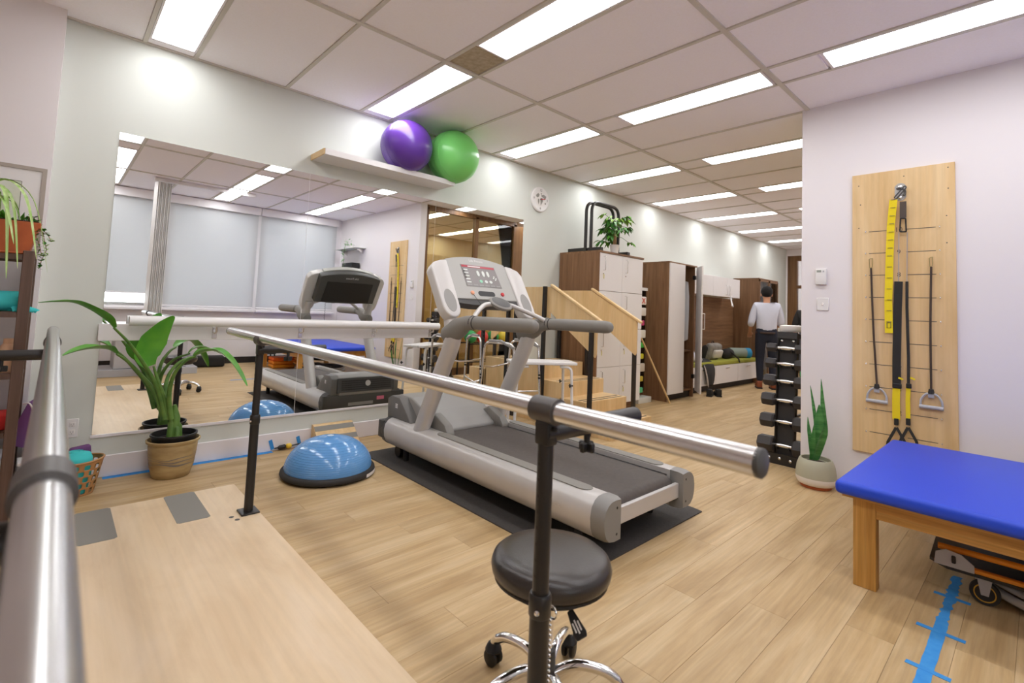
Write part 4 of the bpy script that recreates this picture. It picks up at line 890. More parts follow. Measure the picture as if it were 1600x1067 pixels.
for k in range(30):
    a = rnd.uniform(0, 2*math.pi); r0 = V((4.93, 3.515, 2.10+rnd.uniform(0, .14))); d = V((math.cos(a), math.sin(a)*.8-.1, rnd.uniform(-.5, 1.5))); tip = r0+d.normalized()*rnd.uniform(.08, .22)
    MB().tube([r0, (r0+tip)/2+V((0, 0, .02)), tip], .0025, 6).build('petiole', M_stem, mt)
    for q in range(5):
        b_ = a+(q-2)*.62; e = V((math.cos(b_), math.sin(b_), rnd.uniform(-.9, .1))).normalized(); L = rnd.uniform(.07, .12)
        if tip.y+e.y*L > 4.0: continue
        MB().leaf([tip, tip+e*L*.35+V((0, 0, .01)), tip+e*L*.7, tip+e*L+V((0, 0, -.02))], [.004, .019, .017, .001], None, .3).build('leaf', (M_lime if tip.z > 2.28 and rnd.random() < .6 else (M_leaf if rnd.random() < .5 else M_leafd)), mt, 60)
# hanging clear pocket organiser, stick
og = thing('pocket_organiser', 'clear hanging pocket strip with coloured toys between locker and wardrobe', 'organiser', (5.86, 3.72, 0))
B(5.70, 5.98, 3.700, 3.702, .14, 1.52).build('sheet', M_film, og, 0)
B(5.69, 5.99, 3.696, 3.706, 1.50, 1.54).build('hanger_bar', M_plast, og, 0)
cols = [(232, 228, 220), (220, 214, 204), (190, 60, 110), (222, 218, 206), (60, 190, 60), (214, 206, 40), (206, 196, 180), (206, 186, 60), (90, 200, 140)]
for k, c in enumerate(cols):
    z = 1.36-.15*k
    wd_, hh_ = (.115, .055) if min(c) > 170 else (.06, .035)
    B(5.80-wd_ if min(c) > 170 else 5.76, 5.80+wd_ if min(c) > 170 else 5.76+2*wd_, 3.662, 3.70, z-hh_, z+hh_, .012, 2).build('pocket_item', mat('pocket_%d_%d_%d' % c, srgb(*c), .6), og, 30)
xm = MB()
for s_ in (-1, 1): xm.obox((5.84, 3.660, 1.36), (1, 0, s_*1.0), (0, 1, 0), (-s_*1.0, 0, 1), .05, .0015, .008)
xm.build('red_cross_mark', mat('red_marker', srgb(206, 92, 70), .6), og, 0)
tag(B(5.68, 5.99, 3.60, 3.75, .0, .075, .006, 2).build('storage_tray', mat('white_tray', srgb(214, 214, 208), .4), None, 30), 'low white tray on the floor under the pocket strip', 'tray')
tag(MB().cyl((6.12, 3.40, .006), (5.72, 3.61, .86), .0125, n=12).build('wooden_dowel', M_plyv), 'long pale wooden dowel leaning by the pocket strip', 'dowel')
wr = thing('wardrobe', 'tall walnut wardrobe with one white door swung open on hanging clothes', 'wardrobe', (6.56, 3.77, 0))
B(6.17, 6.19, 3.48, YW-.012, 0, 1.905).build('side_panel', M_walnut, wr, 0); B(6.94, 6.96, 3.50, YW-.012, 0, 1.905).build('side_panel', M_walnut, wr, 0)
B(6.165, 6.965, 3.47, YW-.012, 1.905, 1.925).build('top_panel', M_walnut_h, wr, 0); B(6.19, 6.94, YW-.03, YW-.012, .1, 1.905).build('back_panel', M_walnut, wr, 0)
B(6.19, 6.94, 3.55, 3.57, 0, .1).build('toe_kick', M_kick, wr, 0); B(6.19, 6.94, 3.52, YW-.03, .1, .12).build('floor_panel', M_walnut_h, wr, 0); B(6.58, 6.6, 3.52, YW-.03, .12, 1.9).build('divider', M_walnut, wr, 0)
B(6.6, 6.94, 3.54, YW-.03, .66, .68).build('inner_shelf', M_walnut_h, wr, 0)
B(6.172, 6.59, 3.46, 3.479, .1, 1.903, .002, 1).build('door', M_lam, wr, 0)
hd = V((-.793, -.608, 0)).normalized(); dd = MB().obox(V((6.955, 3.468, 1.0))+hd*.19, hd, V((-hd.y, hd.x, 0)), (0, 0, 1), .19, .0095, .90, .002, 1).build('open_door', M_lam, wr, 0)
ho = V((6.955, 3.468, 0))+hd*.345; hn = V((-hd.y, hd.x, 0)); MB().tube(rounded_path([ho+hn*.009+V((0, 0, 1.0)), ho+hn*.045+V((0, 0, 1.0)), ho+hn*.045+V((0, 0, 1.22)), ho+hn*.009+V((0, 0, 1.22))], .01, 3), .006, 8).build('handle', M_steel, dd, 60)
for z in (.3, 1.75): MB().obox(V((6.94, 3.50, z)), (1, 0, 0), (0, 1, 0), (0, 0, 1), .02, .02, .03, .004, 1).build('hinge', M_blackp, dd)
MB().cyl((6.6, 3.76, 1.80), (6.94, 3.76, 1.80), .0125, n=12).build('clothes_rail', M_steel, wr)
for i, (x, c, nm, lab) in enumerate(((6.66, (130, 176, 182), 'garment', 'teal blue garment hanging in the open wardrobe'), (6.755, (226, 226, 228), 'garment', 'white garment bag hanging in the open wardrobe'), (6.868, (206, 208, 212), 'garment', 'pale grey jacket hanging in the open wardrobe'))):
    t = thing(nm, lab, 'garment', (x, 3.74, .9), 0, 'clothes hanging in the wardrobe')
    g = MB(); n = 20; rows = [(1.70, .09, .02), (1.66, .18, .03), (1.45, .2, .035), (1.15, .2, .04), (.82, .19, .045)]
    vv = []
    for z, wy, wx in rows:
        for k in range(n):
            a = 2*math.pi*k/n; f = 1+.18*math.sin(5*a+z*9); vv.append((x+wx*math.cos(a)*f, 3.74+wy*math.sin(a), z+.02*math.sin(3*a)))
    ff = [(r*n+k, r*n+(k+1) % n, (r+1)*n+(k+1) % n, (r+1)*n+k) for r in range(len(rows)-1) for k in range(n)]+[tuple(range(n)), tuple((len(rows)-1)*n+k for k in range(n))]
    g.add(vv, ff).build('cloth', mat('cloth_%d_%d_%d' % c, srgb(*c), .85, bump=.4, bscale=30), t, 70)
    MB().tube([(x, 3.74, 1.69), (x, 3.74, 1.78), (x, 3.745, 1.806), (x, 3.765, 1.815)], .003, 6).build('hook', M_steel, t)
bch = thing('storage_bench', 'white drawer bench with olive green cushions under the hall cupboards', 'bench', (8.2, 3.8, 0))
B(7.02, 9.58, 3.60, YW-.012, .1, .40).build('bench_body', M_lam, bch, 0); B(7.02, 9.58, 3.66, YW-.012, 0, .1).build('toe_kick', M_kick, bch, 0)
for a, b in ((7.02, 7.87), (7.875, 8.72), (8.725, 9.58)):
    d = B(a+.002, b-.002, 3.58, 3.60, .105, .395, .002, 1).build('drawer_front', M_lam, bch, 0); B((a+b)/2-.07, (a+b)/2+.07, 3.565, 3.58, .345, .352).build('pull', M_steel, d, 0)
for a, b in ((7.02, 8.98), (8.99, 9.58)): B(a+.004, b-.004, 3.58, YW-.04, .40, .468, .018, 3).build('cushion', M_olive, bch, 40)
tag(B(7.0, 9.58, YW-.02, YW-.001, .47, 1.538).build('wall_panel', M_walnut_h, None, 0), 'walnut panel on the wall between bench and hall cupboards', 'wall panel')
uc = thing('wall_cupboard', 'white wall cupboard with four doors above the cushioned bench', 'cupboard', (8.3, 3.9, 1.54))
B(6.98, 9.10, 3.74, YW-.002, 1.54, 1.875).build('carcass', M_lam, uc, 0)
for k in range(4):
    a = 6.98+.53*k; d = B(a+.002, a+.528, 3.72, 3.74, 1.54, 1.873, .002, 1).build('door', M_lam, uc, 0); handle(d, a+(.475 if k % 2 == 0 else .055), 3.721, 1.58, 1.74)
gc = thing('glass_cabinet', 'walnut cabinet with glass doors and folded linen at the hall end', 'cabinet', (10.05, 3.8, 0))
B(9.60, 9.62, 3.58, YW-.012, 0, 1.945).build('side_panel', M_walnut, gc, 0); B(10.53, 10.55, 3.58, YW-.012, 0, 1.945).build('side_panel', M_walnut, gc, 0)
B(9.62, 10.53, YW-.03, YW-.012, 0, 1.93).build('back_panel', M_walnut, gc, 0); B(9.595, 10.555, 3.57, YW-.012, 1.93, 1.95).build('top_panel', M_walnut_h, gc, 0)
for z in (.1, .5, .9, 1.25, 1.6): B(9.62, 10.53, 3.62, YW-.03, z-.01, z+.01).build('shelf_board', M_walnut_h, gc, 0)
for a, b in ((9.605, 10.07), (10.08, 10.545)):
    d = MB().box(a, a+.03, 3.56, 3.58, .02, 1.925).box(b-.03, b, 3.56, 3.58, .02, 1.925).box(a, b, 3.56, 3.58, .02, .06).box(a, b, 3.56, 3.58, 1.89, 1.925).build('door_frame', M_walnut, gc, 0); B(a+.03, b-.03, 3.568, 3.572, .06, 1.89).build('door_pane', M_glass, d, 0)
k = 0
for z in (.51, .91, 1.26, 1.61):
    for x in (9.72, 9.93, 10.2, 10.42):
        t = thing('linen_stack', 'folded white towels on the %s glass cabinet shelf, %s' % ({.51: 'lowest', .91: 'second', 1.26: 'third', 1.61: 'top'}[z], {9.72: 'against the bench side panel', 9.93: 'second from the bench side panel', 10.2: 'third from the bench side panel', 10.42: 'farthest from the bench'}[x]), 'towels', (x, 3.8, z), 0, 'towel stacks in the glass cabinet')
        for q in range(3): B(x-.085, x+.085, 3.66, 3.92, z+.0005+.052*q, z+.05+.052*q, .015, 2).build('folded_towel', M_plast, t, 40)
# things lying on and by the bench
bgp = thing('backpack', 'grey and black backpack lying on the olive bench', 'backpack', (8.2, 3.76, .468))
MB().obox((8.22, 3.80, .60), (1, 0, 0), (0, 1, .3), (0, -.3, 1), .20, .07, .145, .055, 4).build('pack_body', mat('grey_nylon', srgb(150, 146, 138), .7, noise=(16, srgb(110, 104, 98), .8)), bgp, 50)
MB().obox((8.22, 3.715, .565), (1, 0, 0), (0, 1, .3), (0, -.3, 1), .145, .03, .07, .025, 3).build('front_pocket', mat('light_grey_nylon', srgb(196, 190, 180), .7), bgp, 50)
MB().obox((8.22, 3.86, .575), (1, 0, 0), (0, 1, .3), (0, -.3, 1), .225, .06, .135, .05, 4).build('back_panel', M_blackw, bgp, 50)
MB().tube(arc((8.22, 3.80, .745), .035, 0, math.pi, 8, (1, 0, 0), (0, 0, 1)), .008, 8).build('grab_loop', M_blackw, bgp)
t = thing('duffel_bag', 'small black soft bag beside the backpack on the bench', 'bag', (8.68, 3.74, .468)); MB().lathe([(.0, -.17), (.06, -.165), (.085, -.12), (.09, 0), (.085, .12), (.06, .165), (0, .17)], 20, (8.70, 3.76, .555), (1, .1, 0)).build('bag_body', M_blackw, t, 60); MB().tube([(8.62, 3.70, .61), (8.66, 3.64, .56), (8.72, 3.57, .48), (8.75, 3.562, .42)], .012, 8).build('strap', M_blackw, t)
t = thing('rolled_mat', 'rolled grey exercise mat with bright blue end on the bench', 'exercise mat', (9.2, 3.72, .468)); MB().lathe([(.0, 0), (.085, 0), (.088, .02), (.088, .42), (0, .42)], 26, (9.35, 3.64, .557), (-.86, .5, 0)).build('roll', mat('grey_green_foam', srgb(140, 152, 140), .8), t, 50); MB().lathe([(.09, -.10), (.091, -.004), (.07, .004), (0, .006)], 26, (9.35, 3.64, .557), (.86, -.5, 0)).build('blue_end', mat('sky_blue_foam', srgb(40, 146, 196), .7), t, 50)
ct = thing('coat', 'black coat with pale lining draped over the bench edge', 'coat', (7.5, 3.6, .2))
def cloth(p0s, name, m, parent, th=.012):
    n = len(p0s[0]); g = MB(); g.add([p for r in p0s for p in r], [(i*n+k, i*n+k+1, (i+1)*n+k+1, (i+1)*n+k) for i in range(len(p0s)-1) for k in range(n-1)])
    o = g.build(name, m, parent, 60); s = o.modifiers.new('t', 'SOLIDIFY'); s.thickness = th; s.offset = 0; s2 = o.modifiers.new('s', 'SUBSURF'); s2.levels = 1; s2.render_levels = 1; return o
cloth([[V((7.42+.09*k, 3.86-.0*k, .50+.015*math.sin(k*2.1))) for k in range(5)], [V((7.40+.10*k, 3.66, .51+.02*math.sin(k*1.7))) for k in range(5)], [V((7.40+.10*k, 3.555+.01*math.sin(2*k), .43)) for k in range(5)], [V((7.45+.085*k, 3.535+.015*math.sin(2*k+1), .28)) for k in range(5)], [V((7.53+.05*k, 3.54+.012*math.sin(2*k), .10)) for k in range(5)]], 'coat_cloth', M_blackw, ct)
cloth([[V((7.40+.02*k, 3.56, .44)) for k in range(3)], [V((7.44+.025*k, 3.53, .28)) for k in range(3)], [V((7.50+.03*k, 3.535, .08)) for k in range(3)]], 'lining', mat('pale_lining', srgb(176, 166, 156), .8), ct, .006)
t = thing('white_hoodie', 'crumpled white top lying on the bench by the open door', 'garment', (7.22, 3.76, .468)); MB().lathe([(.0, 0), (.13, .01), (.15, .08), (.11, .17), (.04, .24), (0, .25)], 14, (7.28, 3.78, .47)).build('cloth_heap', M_shirt, t, 70); MB().tube(catmull([(7.36, 3.74, .60), (7.40, 3.66, .55), (7.39, 3.60, .5)], 4), .035, 10).build('sleeve', M_shirt, t, 60)
for i, (x, y, a) in enumerate(((7.30, 3.40, .3), (7.42, 3.34, .6))):
    t = thing('shoe', 'black shoe left on the floor in front of the bench', 'shoe', (x, y, 0), a, 'pair of black shoes by the bench')
    MB().prism([(-.13, -.04), (.10, -.045), (.145, -.02), (.145, .02), (.10, .045), (-.13, .04)], 'z', 0, .02, .006, 2).build('sole', M_rubber, t, 40, local=True)
    MB().prism([(-.125, .018), (.14, .018), (.13, .05), (.05, .075), (-.02, .105), (-.12, .11)], 'y', -.038, .038, .014, 3).build('upper', M_blackw, t, 50, local=True)
hgr = thing('coat_hanger', 'white plastic hanger hooked on a cupboard handle', 'hanger', (9.05, 3.66, 1.35))
MB().tube(arc((8.625, 3.675, 1.575), .02, -math.pi/2, math.pi, 8, (1, 0, 0), (0, 0, 1)), .004, 8).build('hook', M_plast, hgr)
MB().tube(catmull([(8.625, 3.675, 1.555), (8.625, 3.675, 1.51), (8.57, 3.64, 1.45), (8.51, 3.60, 1.38)], 5), .012, 8).tube(catmull([(8.625, 3.675, 1.51), (8.67, 3.68, 1.45), (8.73, 3.68, 1.38)], 5), .012, 8).build('shoulders', M_plast, hgr, 60)
# ================================================================ people
def skin_mesh(name, pts, edges, m, parent, root=0, sub=2):
    names = list(pts); me = bpy.data.meshes.new(name); me.from_pydata([pts[n][0] for n in names], [(names.index(a), names.index(b)) for a, b in edges for _ in (0,)], []) if False else None
    me = bpy.data.meshes.new(name); me.from_pydata([Vector(pts[n][0]) for n in names], [(names.index(a), names.index(b)) for a, b in edges], [])
    o = bpy.data.objects.new(name, me); COL.objects.link(o); o.parent = parent
    o.modifiers.new('skin', 'SKIN'); sk = me.skin_vertices[0].data
    for i, n in enumerate(names):
        r = pts[n][1]; sk[i].radius = r if hasattr(r, '__len__') else (r, r); sk[i].use_root = (i == root)
    s = o.modifiers.new('sub', 'SUBSURF'); s.levels = sub; s.render_levels = sub
    o.modifiers['skin'].use_smooth_shade = True
    me.materials.append(m); return o
def person(name, label, loc, rz, H, shirt, trous, hair, shoes, long_hair=False, arm='hold'):
    t = thing(name, label, 'person', loc, rz); k = H/1.78
    def P(x, y, z): return (x*k, y*k, z*k)          # faces +y, x to its right
    if arm == 'hold': RE, RH, LE, LH = (.245, .05, 1.12), (.19, .30, 1.06), (-.25, -.02, 1.12), (-.24, .16, .94)
    else: RE, RH, LE, LH = (.25, .0, 1.10), (.22, .18, .98), (-.25, .0, 1.10), (-.18, .2, 1.02)
    bones = {'pelvis': (P(0, 0, .95), .13*k), 'waist': (P(0, .0, 1.10), .115*k), 'chest': (P(0, 0, 1.30), .135*k), 'neckb': (P(0, -.005, 1.46), .065*k), 'neck': (P(0, .01, 1.53), .052*k), 'head': (P(0, .025, 1.62), .078*k), 'crown': (P(0, .02, 1.70), .07*k),
             'sr': (P(.17, 0, 1.42), .06*k), 'er': (P(*RE), .042*k), 'wr': (P(*[RE[i]+(RH[i]-RE[i])*.9 for i in range(3)]), .028*k), 'hr': (P(*RH), .03*k),
             'sl': (P(-.17, 0, 1.42), .06*k), 'el': (P(*LE), .042*k), 'wl': (P(*[LE[i]+(LH[i]-LE[i])*.9 for i in range(3)]), .028*k), 'hl': (P(*LH), .03*k),
             'hipr': (P(.09, 0, .90), .088*k), 'kr': (P(.10, .02, .50), .055*k), 'ar': (P(.10, -.02, .09), .037*k), 'tr': (P(.12, .12, .04), .03*k),
             'hipl': (P(-.09, 0, .90), .088*k), 'kl': (P(-.10, .03, .50), .055*k), 'al': (P(-.10, -.02, .09), .037*k), 'tl': (P(-.12, .12, .04), .03*k)}
    E_ = [('pelvis', 'waist'), ('waist', 'chest'), ('chest', 'neckb'), ('neckb', 'neck'), ('neck', 'head'), ('head', 'crown'), ('chest', 'sr'), ('sr', 'er'), ('er', 'wr'), ('wr', 'hr'), ('chest', 'sl'), ('sl', 'el'), ('el', 'wl'), ('wl', 'hl'), ('pelvis', 'hipr'), ('hipr', 'kr'), ('kr', 'ar'), ('ar', 'tr'), ('pelvis', 'hipl'), ('hipl', 'kl'), ('kl', 'al'), ('al', 'tl')]
    # fingers: five short chains rooted in each palm
    for s, hk, wkk in (('r', 'hr', 'wr'), ('l', 'hl', 'wl')):
        hp = Vector(bones[hk][0]); d = (hp-Vector(bones[wkk][0])).normalized(); sd = d.cross(Vector((0, 0, 1))).normalized(); nr = sd.cross(d)
        for q in range(4):
            L = (.065, .075, .07, .055)[q]*k; b0 = hp+sd*(q-1.5)*.019*k+d*.03*k
            bones['f%s%d0' % (s, q)] = (b0, .009*k); bones['f%s%d1' % (s, q)] = (b0+d*L*.5-nr*.006*k, .008*k); bones['f%s%d2' % (s, q)] = (b0+d*L*.85-nr*.028*k, .0065*k)
            E_ += [(hk, 'f%s%d0' % (s, q)), ('f%s%d0' % (s, q), 'f%s%d1' % (s, q)), ('f%s%d1' % (s, q), 'f%s%d2' % (s, q))]
        b0 = hp+sd*.04*k*(1 if s == 'l' else -1)-d*.0*k
        bones['t%s0' % s] = (b0, .011*k); bones['t%s1' % s] = (b0+d*.035*k+sd*.012*k*(1 if s == 'l' else -1), .009*k); E_ += [(hk, 't%s0' % s), ('t%s0' % s, 't%s1' % s)]
    body = skin_mesh('body', bones, E_, M_skin, t)
    sub = lambda names, g: {n: (bones[n][0], bones[n][1]*g if not hasattr(bones[n][1], '__len__') else bones[n][1]) for n in names}
    # clothes: shirt with sleeves, trousers
    sh_ = sub(['waist', 'chest', 'neckb', 'sr', 'er', 'sl', 'el'], 1.0); sh_['pelvis'] = (P(0, 0, .87), (.185*k, .125*k)); sh_['waist'] = (P(0, 0, 1.14), (.175*k, .122*k)); sh_['chest'] = (P(0, 0, 1.32), (.19*k, .13*k)); sh_['neckb'] = (P(0, -.005, 1.475), .072*k); sh_['sr'] = (P(.17, 0, 1.42), .082*k); sh_['sl'] = (P(-.17, 0, 1.42), .082*k); sh_['er'] = (bones['er'][0], .060*k); sh_['el'] = (bones['el'][0], .060*k)
    for s in 'rl':
        a, b = Vector(bones['e'+s][0]), Vector(bones['w'+s][0]); sh_['c'+s] = (a+(b-a)*.35, .056*k)
    skin_mesh('shirt', sh_, [('pelvis', 'waist'), ('waist', 'chest'), ('chest', 'neckb'), ('chest', 'sr'), ('sr', 'er'), ('er', 'cr'), ('chest', 'sl'), ('sl', 'el'), ('el', 'cl')], shirt, t, root=list(sh_).index('pelvis'))
    tr_ = {'pelvis': (P(0, 0, .95), (.18*k, .125*k)), 'belt': (P(0, 0, 1.13), (.172*k, .118*k)), 'hipr': (P(.092, 0, .86), .105*k), 'kr': (bones['kr'][0], .072*k), 'ar': (P(.10, -.015, .11), .055*k), 'hipl': (P(-.092, 0, .86), .105*k), 'kl': (bones['kl'][0], .072*k), 'al': (P(-.10, -.015, .11), .055*k)}
    skin_mesh('trousers', tr_, [('pelvis', 'belt'), ('pelvis', 'hipr'), ('hipr', 'kr'), ('kr', 'ar'), ('pelvis', 'hipl'), ('hipl', 'kl'), ('kl', 'al')], trous, t)
    bl_ = MB().lathe([(.172*k, 0), (.176*k, .005), (.176*k, .03), (.172*k, .035)], 28, (0, 0, 0)).build('belt', mat('brown_belt', srgb(60, 40, 30), .5), t, 50, local=True); bl_.scale = (1.04, .74, 1); bl_.location = (0, 0, .945*k)
    for s in (-1, 1):
        so_ = MB().prism([(-.045*k, -.10*k), (.045*k, -.10*k), (.05*k, .10*k), (.02*k, .17*k), (-.02*k, .17*k), (-.05*k, .10*k)], 'z', .0, .025*k, .006, 2)
        so_.v = [p+V((s*.11*k, .01*k, 0)) for p in so_.v]; so_.build('sole', M_kick, t, 40, local=True)
        u_ = MB().prism([(-.095*k, .02*k), (.16*k, .02*k), (.155*k, .05*k), (.06*k, .085*k), (-.03*k, .13*k), (-.09*k, .13*k)], 'x', -.042*k, .042*k, .016*k, 3)
        u_.v = [p+V((s*.11*k, .01*k, 0)) for p in u_.v]; u_.build('shoe', shoes, t, 50, local=True)
        MB().ball((s*.083*k, .015*k, 1.625*k), (.012*k, .02*k, .032*k), 10, 8).build('ear', M_skin, t, 60, local=True)
        MB().ball((s*.032*k, .098*k, 1.648*k), .011*k, 10, 8).build('eye', M_whiteg, t, 60, local=True)
    MB().prism([(.10*k, 1.655*k), (.128*k, 1.60*k), (.098*k, 1.592*k)], 'x', -.014*k, .014*k, .006*k, 2).build('nose', M_skin, t, 50, local=True)
    MB().tube([(-.026*k, .094*k, 1.562*k), (0, .103*k, 1.560*k), (.026*k, .094*k, 1.562*k)], .006*k, 8).build('mouth', mat('lip', srgb(168, 92, 84), .5), t, 60, local=True)
    hb = MB().ball((0, .005*k, 1.675*k), (.094*k, .107*k, .105*k), 24, 16)
    hb.v = [V((p.x, p.y, max(p.z, 1.575*k if p.y < .02*k else (1.575+.12*min(1, (p.y/k-.02)/.07))*k))) for p in hb.v]; hb.build('hair', hair, t, 60, local=True)
    if long_hair: MB().tube(catmull([(0, -.03*k, 1.68*k), (0, -.09*k, 1.58*k), (.03*k, -.11*k, 1.40*k), (.05*k, -.10*k, 1.22*k)], 5), [.07*k]*6+[.085*k]*6+[.07*k]*3+[.03*k], 14).build('long_hair', hair, t, 60, local=True)
    return t
mp = atz(1194, 606)
person('person', 'man in white rolled sleeve shirt and dark trousers seen from behind in the hall', (9.0, 3.22, 0), -1.05, 1.76, M_shirt, M_trous, M_hair, M_shoe)
t = thing('paper_box', 'small pale pink box of papers held in the hand of the standing man', 'box', (9.45, 3.10, 1.05)); MB().obox((9.33, 3.18, 1.13), (.5, -.86, 0), (.86, .5, 0), (0, 0, 1), .09, .05, .07, .006, 2).build('box_body', mat('pale_pink_card', srgb(206, 182, 176), .7), t); MB().obox((9.33, 3.18, 1.207), (.5, -.86, 0), (.86, .5, 0), (0, 0, 1), .093, .053, .008, .003, 1).build('box_lid', mat('pale_pink_card', srgb(206, 182, 176), .7), t)
person('person', 'person with brown hair and black top half hidden behind the white wall edge', (10.3, 2.95, 0), 1.9, 1.66, M_blackw, mat('grey_trousers', srgb(96, 98, 104), .85), M_hairb, M_kick, True, 'rest')
# ================================================================ dumbbell rack
rk = thing('dumbbell_rack', 'black steel vertical dumbbell rack standing just behind the white wall end', 'rack', (4.52, 1.44, 0))
RY = 1.445
lev6 = [(.150, 4.430, .0), (.340, 4.442, .0), (.512, 4.455, 0), (.668, 4.467, 0), (.809, 4.479, 0), (.939, 4.490, 0)]
MB().prism([(4.455, .03), (4.475, .03), (4.545, 1.05), (4.515, 1.05)], 'y', RY-.062, RY+.062, .003, 1).build('back_plate', mat('black_speckled_steel', srgb(48, 46, 46), .5, bump=.4, bscale=300), rk, 0)
for s_ in (-1, 1): MB().prism([(4.42, .03), (4.48, .03), (4.56, 1.06), (4.50, 1.06)], 'y', RY+s_*.066, RY+s_*.074).build('side_rail', M_black, rk, 0)
MB().prism([(4.49, 1.02), (4.62, 1.02), (4.62, 1.045), (4.50, 1.075)], 'y', RY-.075, RY+.075).build('head_plate', M_black, rk, 0)
B(4.40, 4.42, 1.30, 1.62, .0, .085).build('front_foot', M_black, rk, 0)
for y_ in (1.30, 1.60): B(4.40, 4.80, y_, y_+.02, .0, .06).build('foot_rail', M_black, rk, 0)
for (y_, z_) in ((1.385, .045), (1.465, .05), (1.545, .045), (1.40, 1.0), (1.49, 1.0)):
    x_ = 4.40 if z_ < .5 else 4.508
    MB().lathe([(.011, 0), (.011, .004), (.006, .008), (0, .009)], 12, (x_, y_, z_), (-1, 0, 0)).build('bolt', M_chrome, rk)
def hexd(r, hl, gr, loc, lab):
    t = thing('dumbbell', lab, 'dumbbell', loc, 0, 'hex dumbbells on the vertical rack')
    for s_ in (-1, 1):
        a = .072; hx = [(r*math.cos(math.pi/3*i), r*math.sin(math.pi/3*i)) for i in range(6)]
        mb = MB(); fs = [(.86, a), (1, a+.012), (1, a+hl-.012), (.84, a+hl)]
        mb.add([V((q[0]*f, s_*yy, q[1]*f)) for f, yy in fs for q in hx], [tuple(range(6)), tuple(range(18, 24))]+[(i*6+k, i*6+(k+1) % 6, (i+1)*6+(k+1) % 6, (i+1)*6+k) for i in range(3) for k in range(6)])
        mb.build('hex_head', M_hex, t, 0, local=True)
    MB().lathe([(.012, -.075), (.013, -.05), (.0175, -.02), (.0185, 0), (.0175, .02), (.013, .05), (.012, .075)], 16, (0, 0, 0), (0, 1, 0)).build('handle', M_steel, t, 60, local=True)
    for q in range(6): MB().lathe([(.0175, -.002), (.0185, 0), (.0175, .002)], 14, (0, -.03+.012*q, 0), (0, 1, 0)).build('knurl_ring', M_chrome, t, 60, local=True)
ords = ['lowest and largest hex dumbbell on the rack', 'second hex dumbbell up the rack from the floor', 'third hex dumbbell up the rack from the floor', 'fourth hex dumbbell up the rack from the floor', 'second hex dumbbell down from the rack top', 'smallest hex dumbbell at the rack top']
for i, (z, x, _) in enumerate(lev6):
    r = (.068, .062, .057, .052, .046, .041)[i]; hl = (.12, .105, .10, .09, .082, .075)[i]
    px_ = 4.455+(4.515-4.455)*(z-.03)/1.02
    for s_ in (-1, 1): MB().tube([(px_, RY+s_*.045, z-.03), (px_-.035, RY+s_*.045, z-.028), (px_-.05, RY+s_*.045, z-.008)], .006, 8).build('cradle_hook', M_black, rk)
    hexd(r, hl, 0, (px_-.033, RY, z), ords[i])
tag(MB().lathe([(0, 0), (.09, 0), (.105, .02), (.10, .05), (.07, .055), (0, .05)], 20, (4.62, 1.44, 1.076)).build('rubber_band_coil', M_plast, None, 50), 'pale coiled cloth lying on top of the dumbbell rack', 'cloth')
# ================================================================ snake plant
sn = thing('snake_plant', 'snake plant in a sage and white pot at the white wall end', 'potted plant', (4.08, 1.115, 0))
SC = (4.06, 1.112)
MB().lathe([(.0, .0), (.092, .0), (.098, .008), (.1, .025)], 36, (SC[0], SC[1], .0)).build('saucer', M_terra, sn, 50)
MB().lathe([(.09, .018), (.112, .026), (.124, .05), (.1265, .074)], 40, (SC[0], SC[1], 0)).build('pot_base', M_whiteg, sn, 50)
MB().lathe([(.1265, .074), (.1255, .10), (.118, .15), (.104, .19), (.097, .198), (.09, .196), (.092, .17), (0, .165)], 40, (SC[0], SC[1], 0)).build('pot', M_sage, sn, 50)
MB().lathe([(.093, .168), (0, .176)], 24, (SC[0], SC[1], 0)).build('soil', M_soil, sn)
def sleaf(p, w, tw=0):
    q = catmull(p, 6); n = len(q); ww = []
    for i in range(n):
        t = i/6; k = min(int(t), len(w)-2); ww.append(w[k]+(w[k+1]-w[k])*(t-k))
    MB().leaf(q, ww, (.35, -.94, 0) if not tw else (.8, -.6, 0), .3).build('leaf', M_snake, sn, 60)
sleaf([atx(1276, 718, 4.05), atx(1287, 678, 4.06), atx(1286, 645, 4.06), atx(1283, 592, 4.06)], [.012, .024, .018, .001])
sleaf([atx(1270, 718, 4.04), atx(1278, 675, 4.04), atx(1280, 652, 4.04), atx(1280, 632, 4.04)], [.02, .032, .026, .002])
sleaf([atx(1272, 718, 4.01), atx(1282, 690, 4.0), atx(1288, 672, 4.0), atx(1289, 666, 4.0)], [.022, .03, .022, .004], 1)
sleaf([atx(1269, 718, 4.06), atx(1267, 690, 4.07), atx(1264, 672, 4.08), atx(1262, 651, 4.09)], [.012, .017, .012, .001])
sleaf([atx(1273, 718, 4.08), atx(1275, 670, 4.10), atx(1271, 634, 4.11), atx(1266, 602, 4.12)], [.01, .013, .01, .001])
sleaf([atx(1268, 718, 4.02), atx(1270, 700, 4.01), atx(1271, 680, 4.0), atx(1272, 664, 4.0)], [.014, .018, .013, .002])
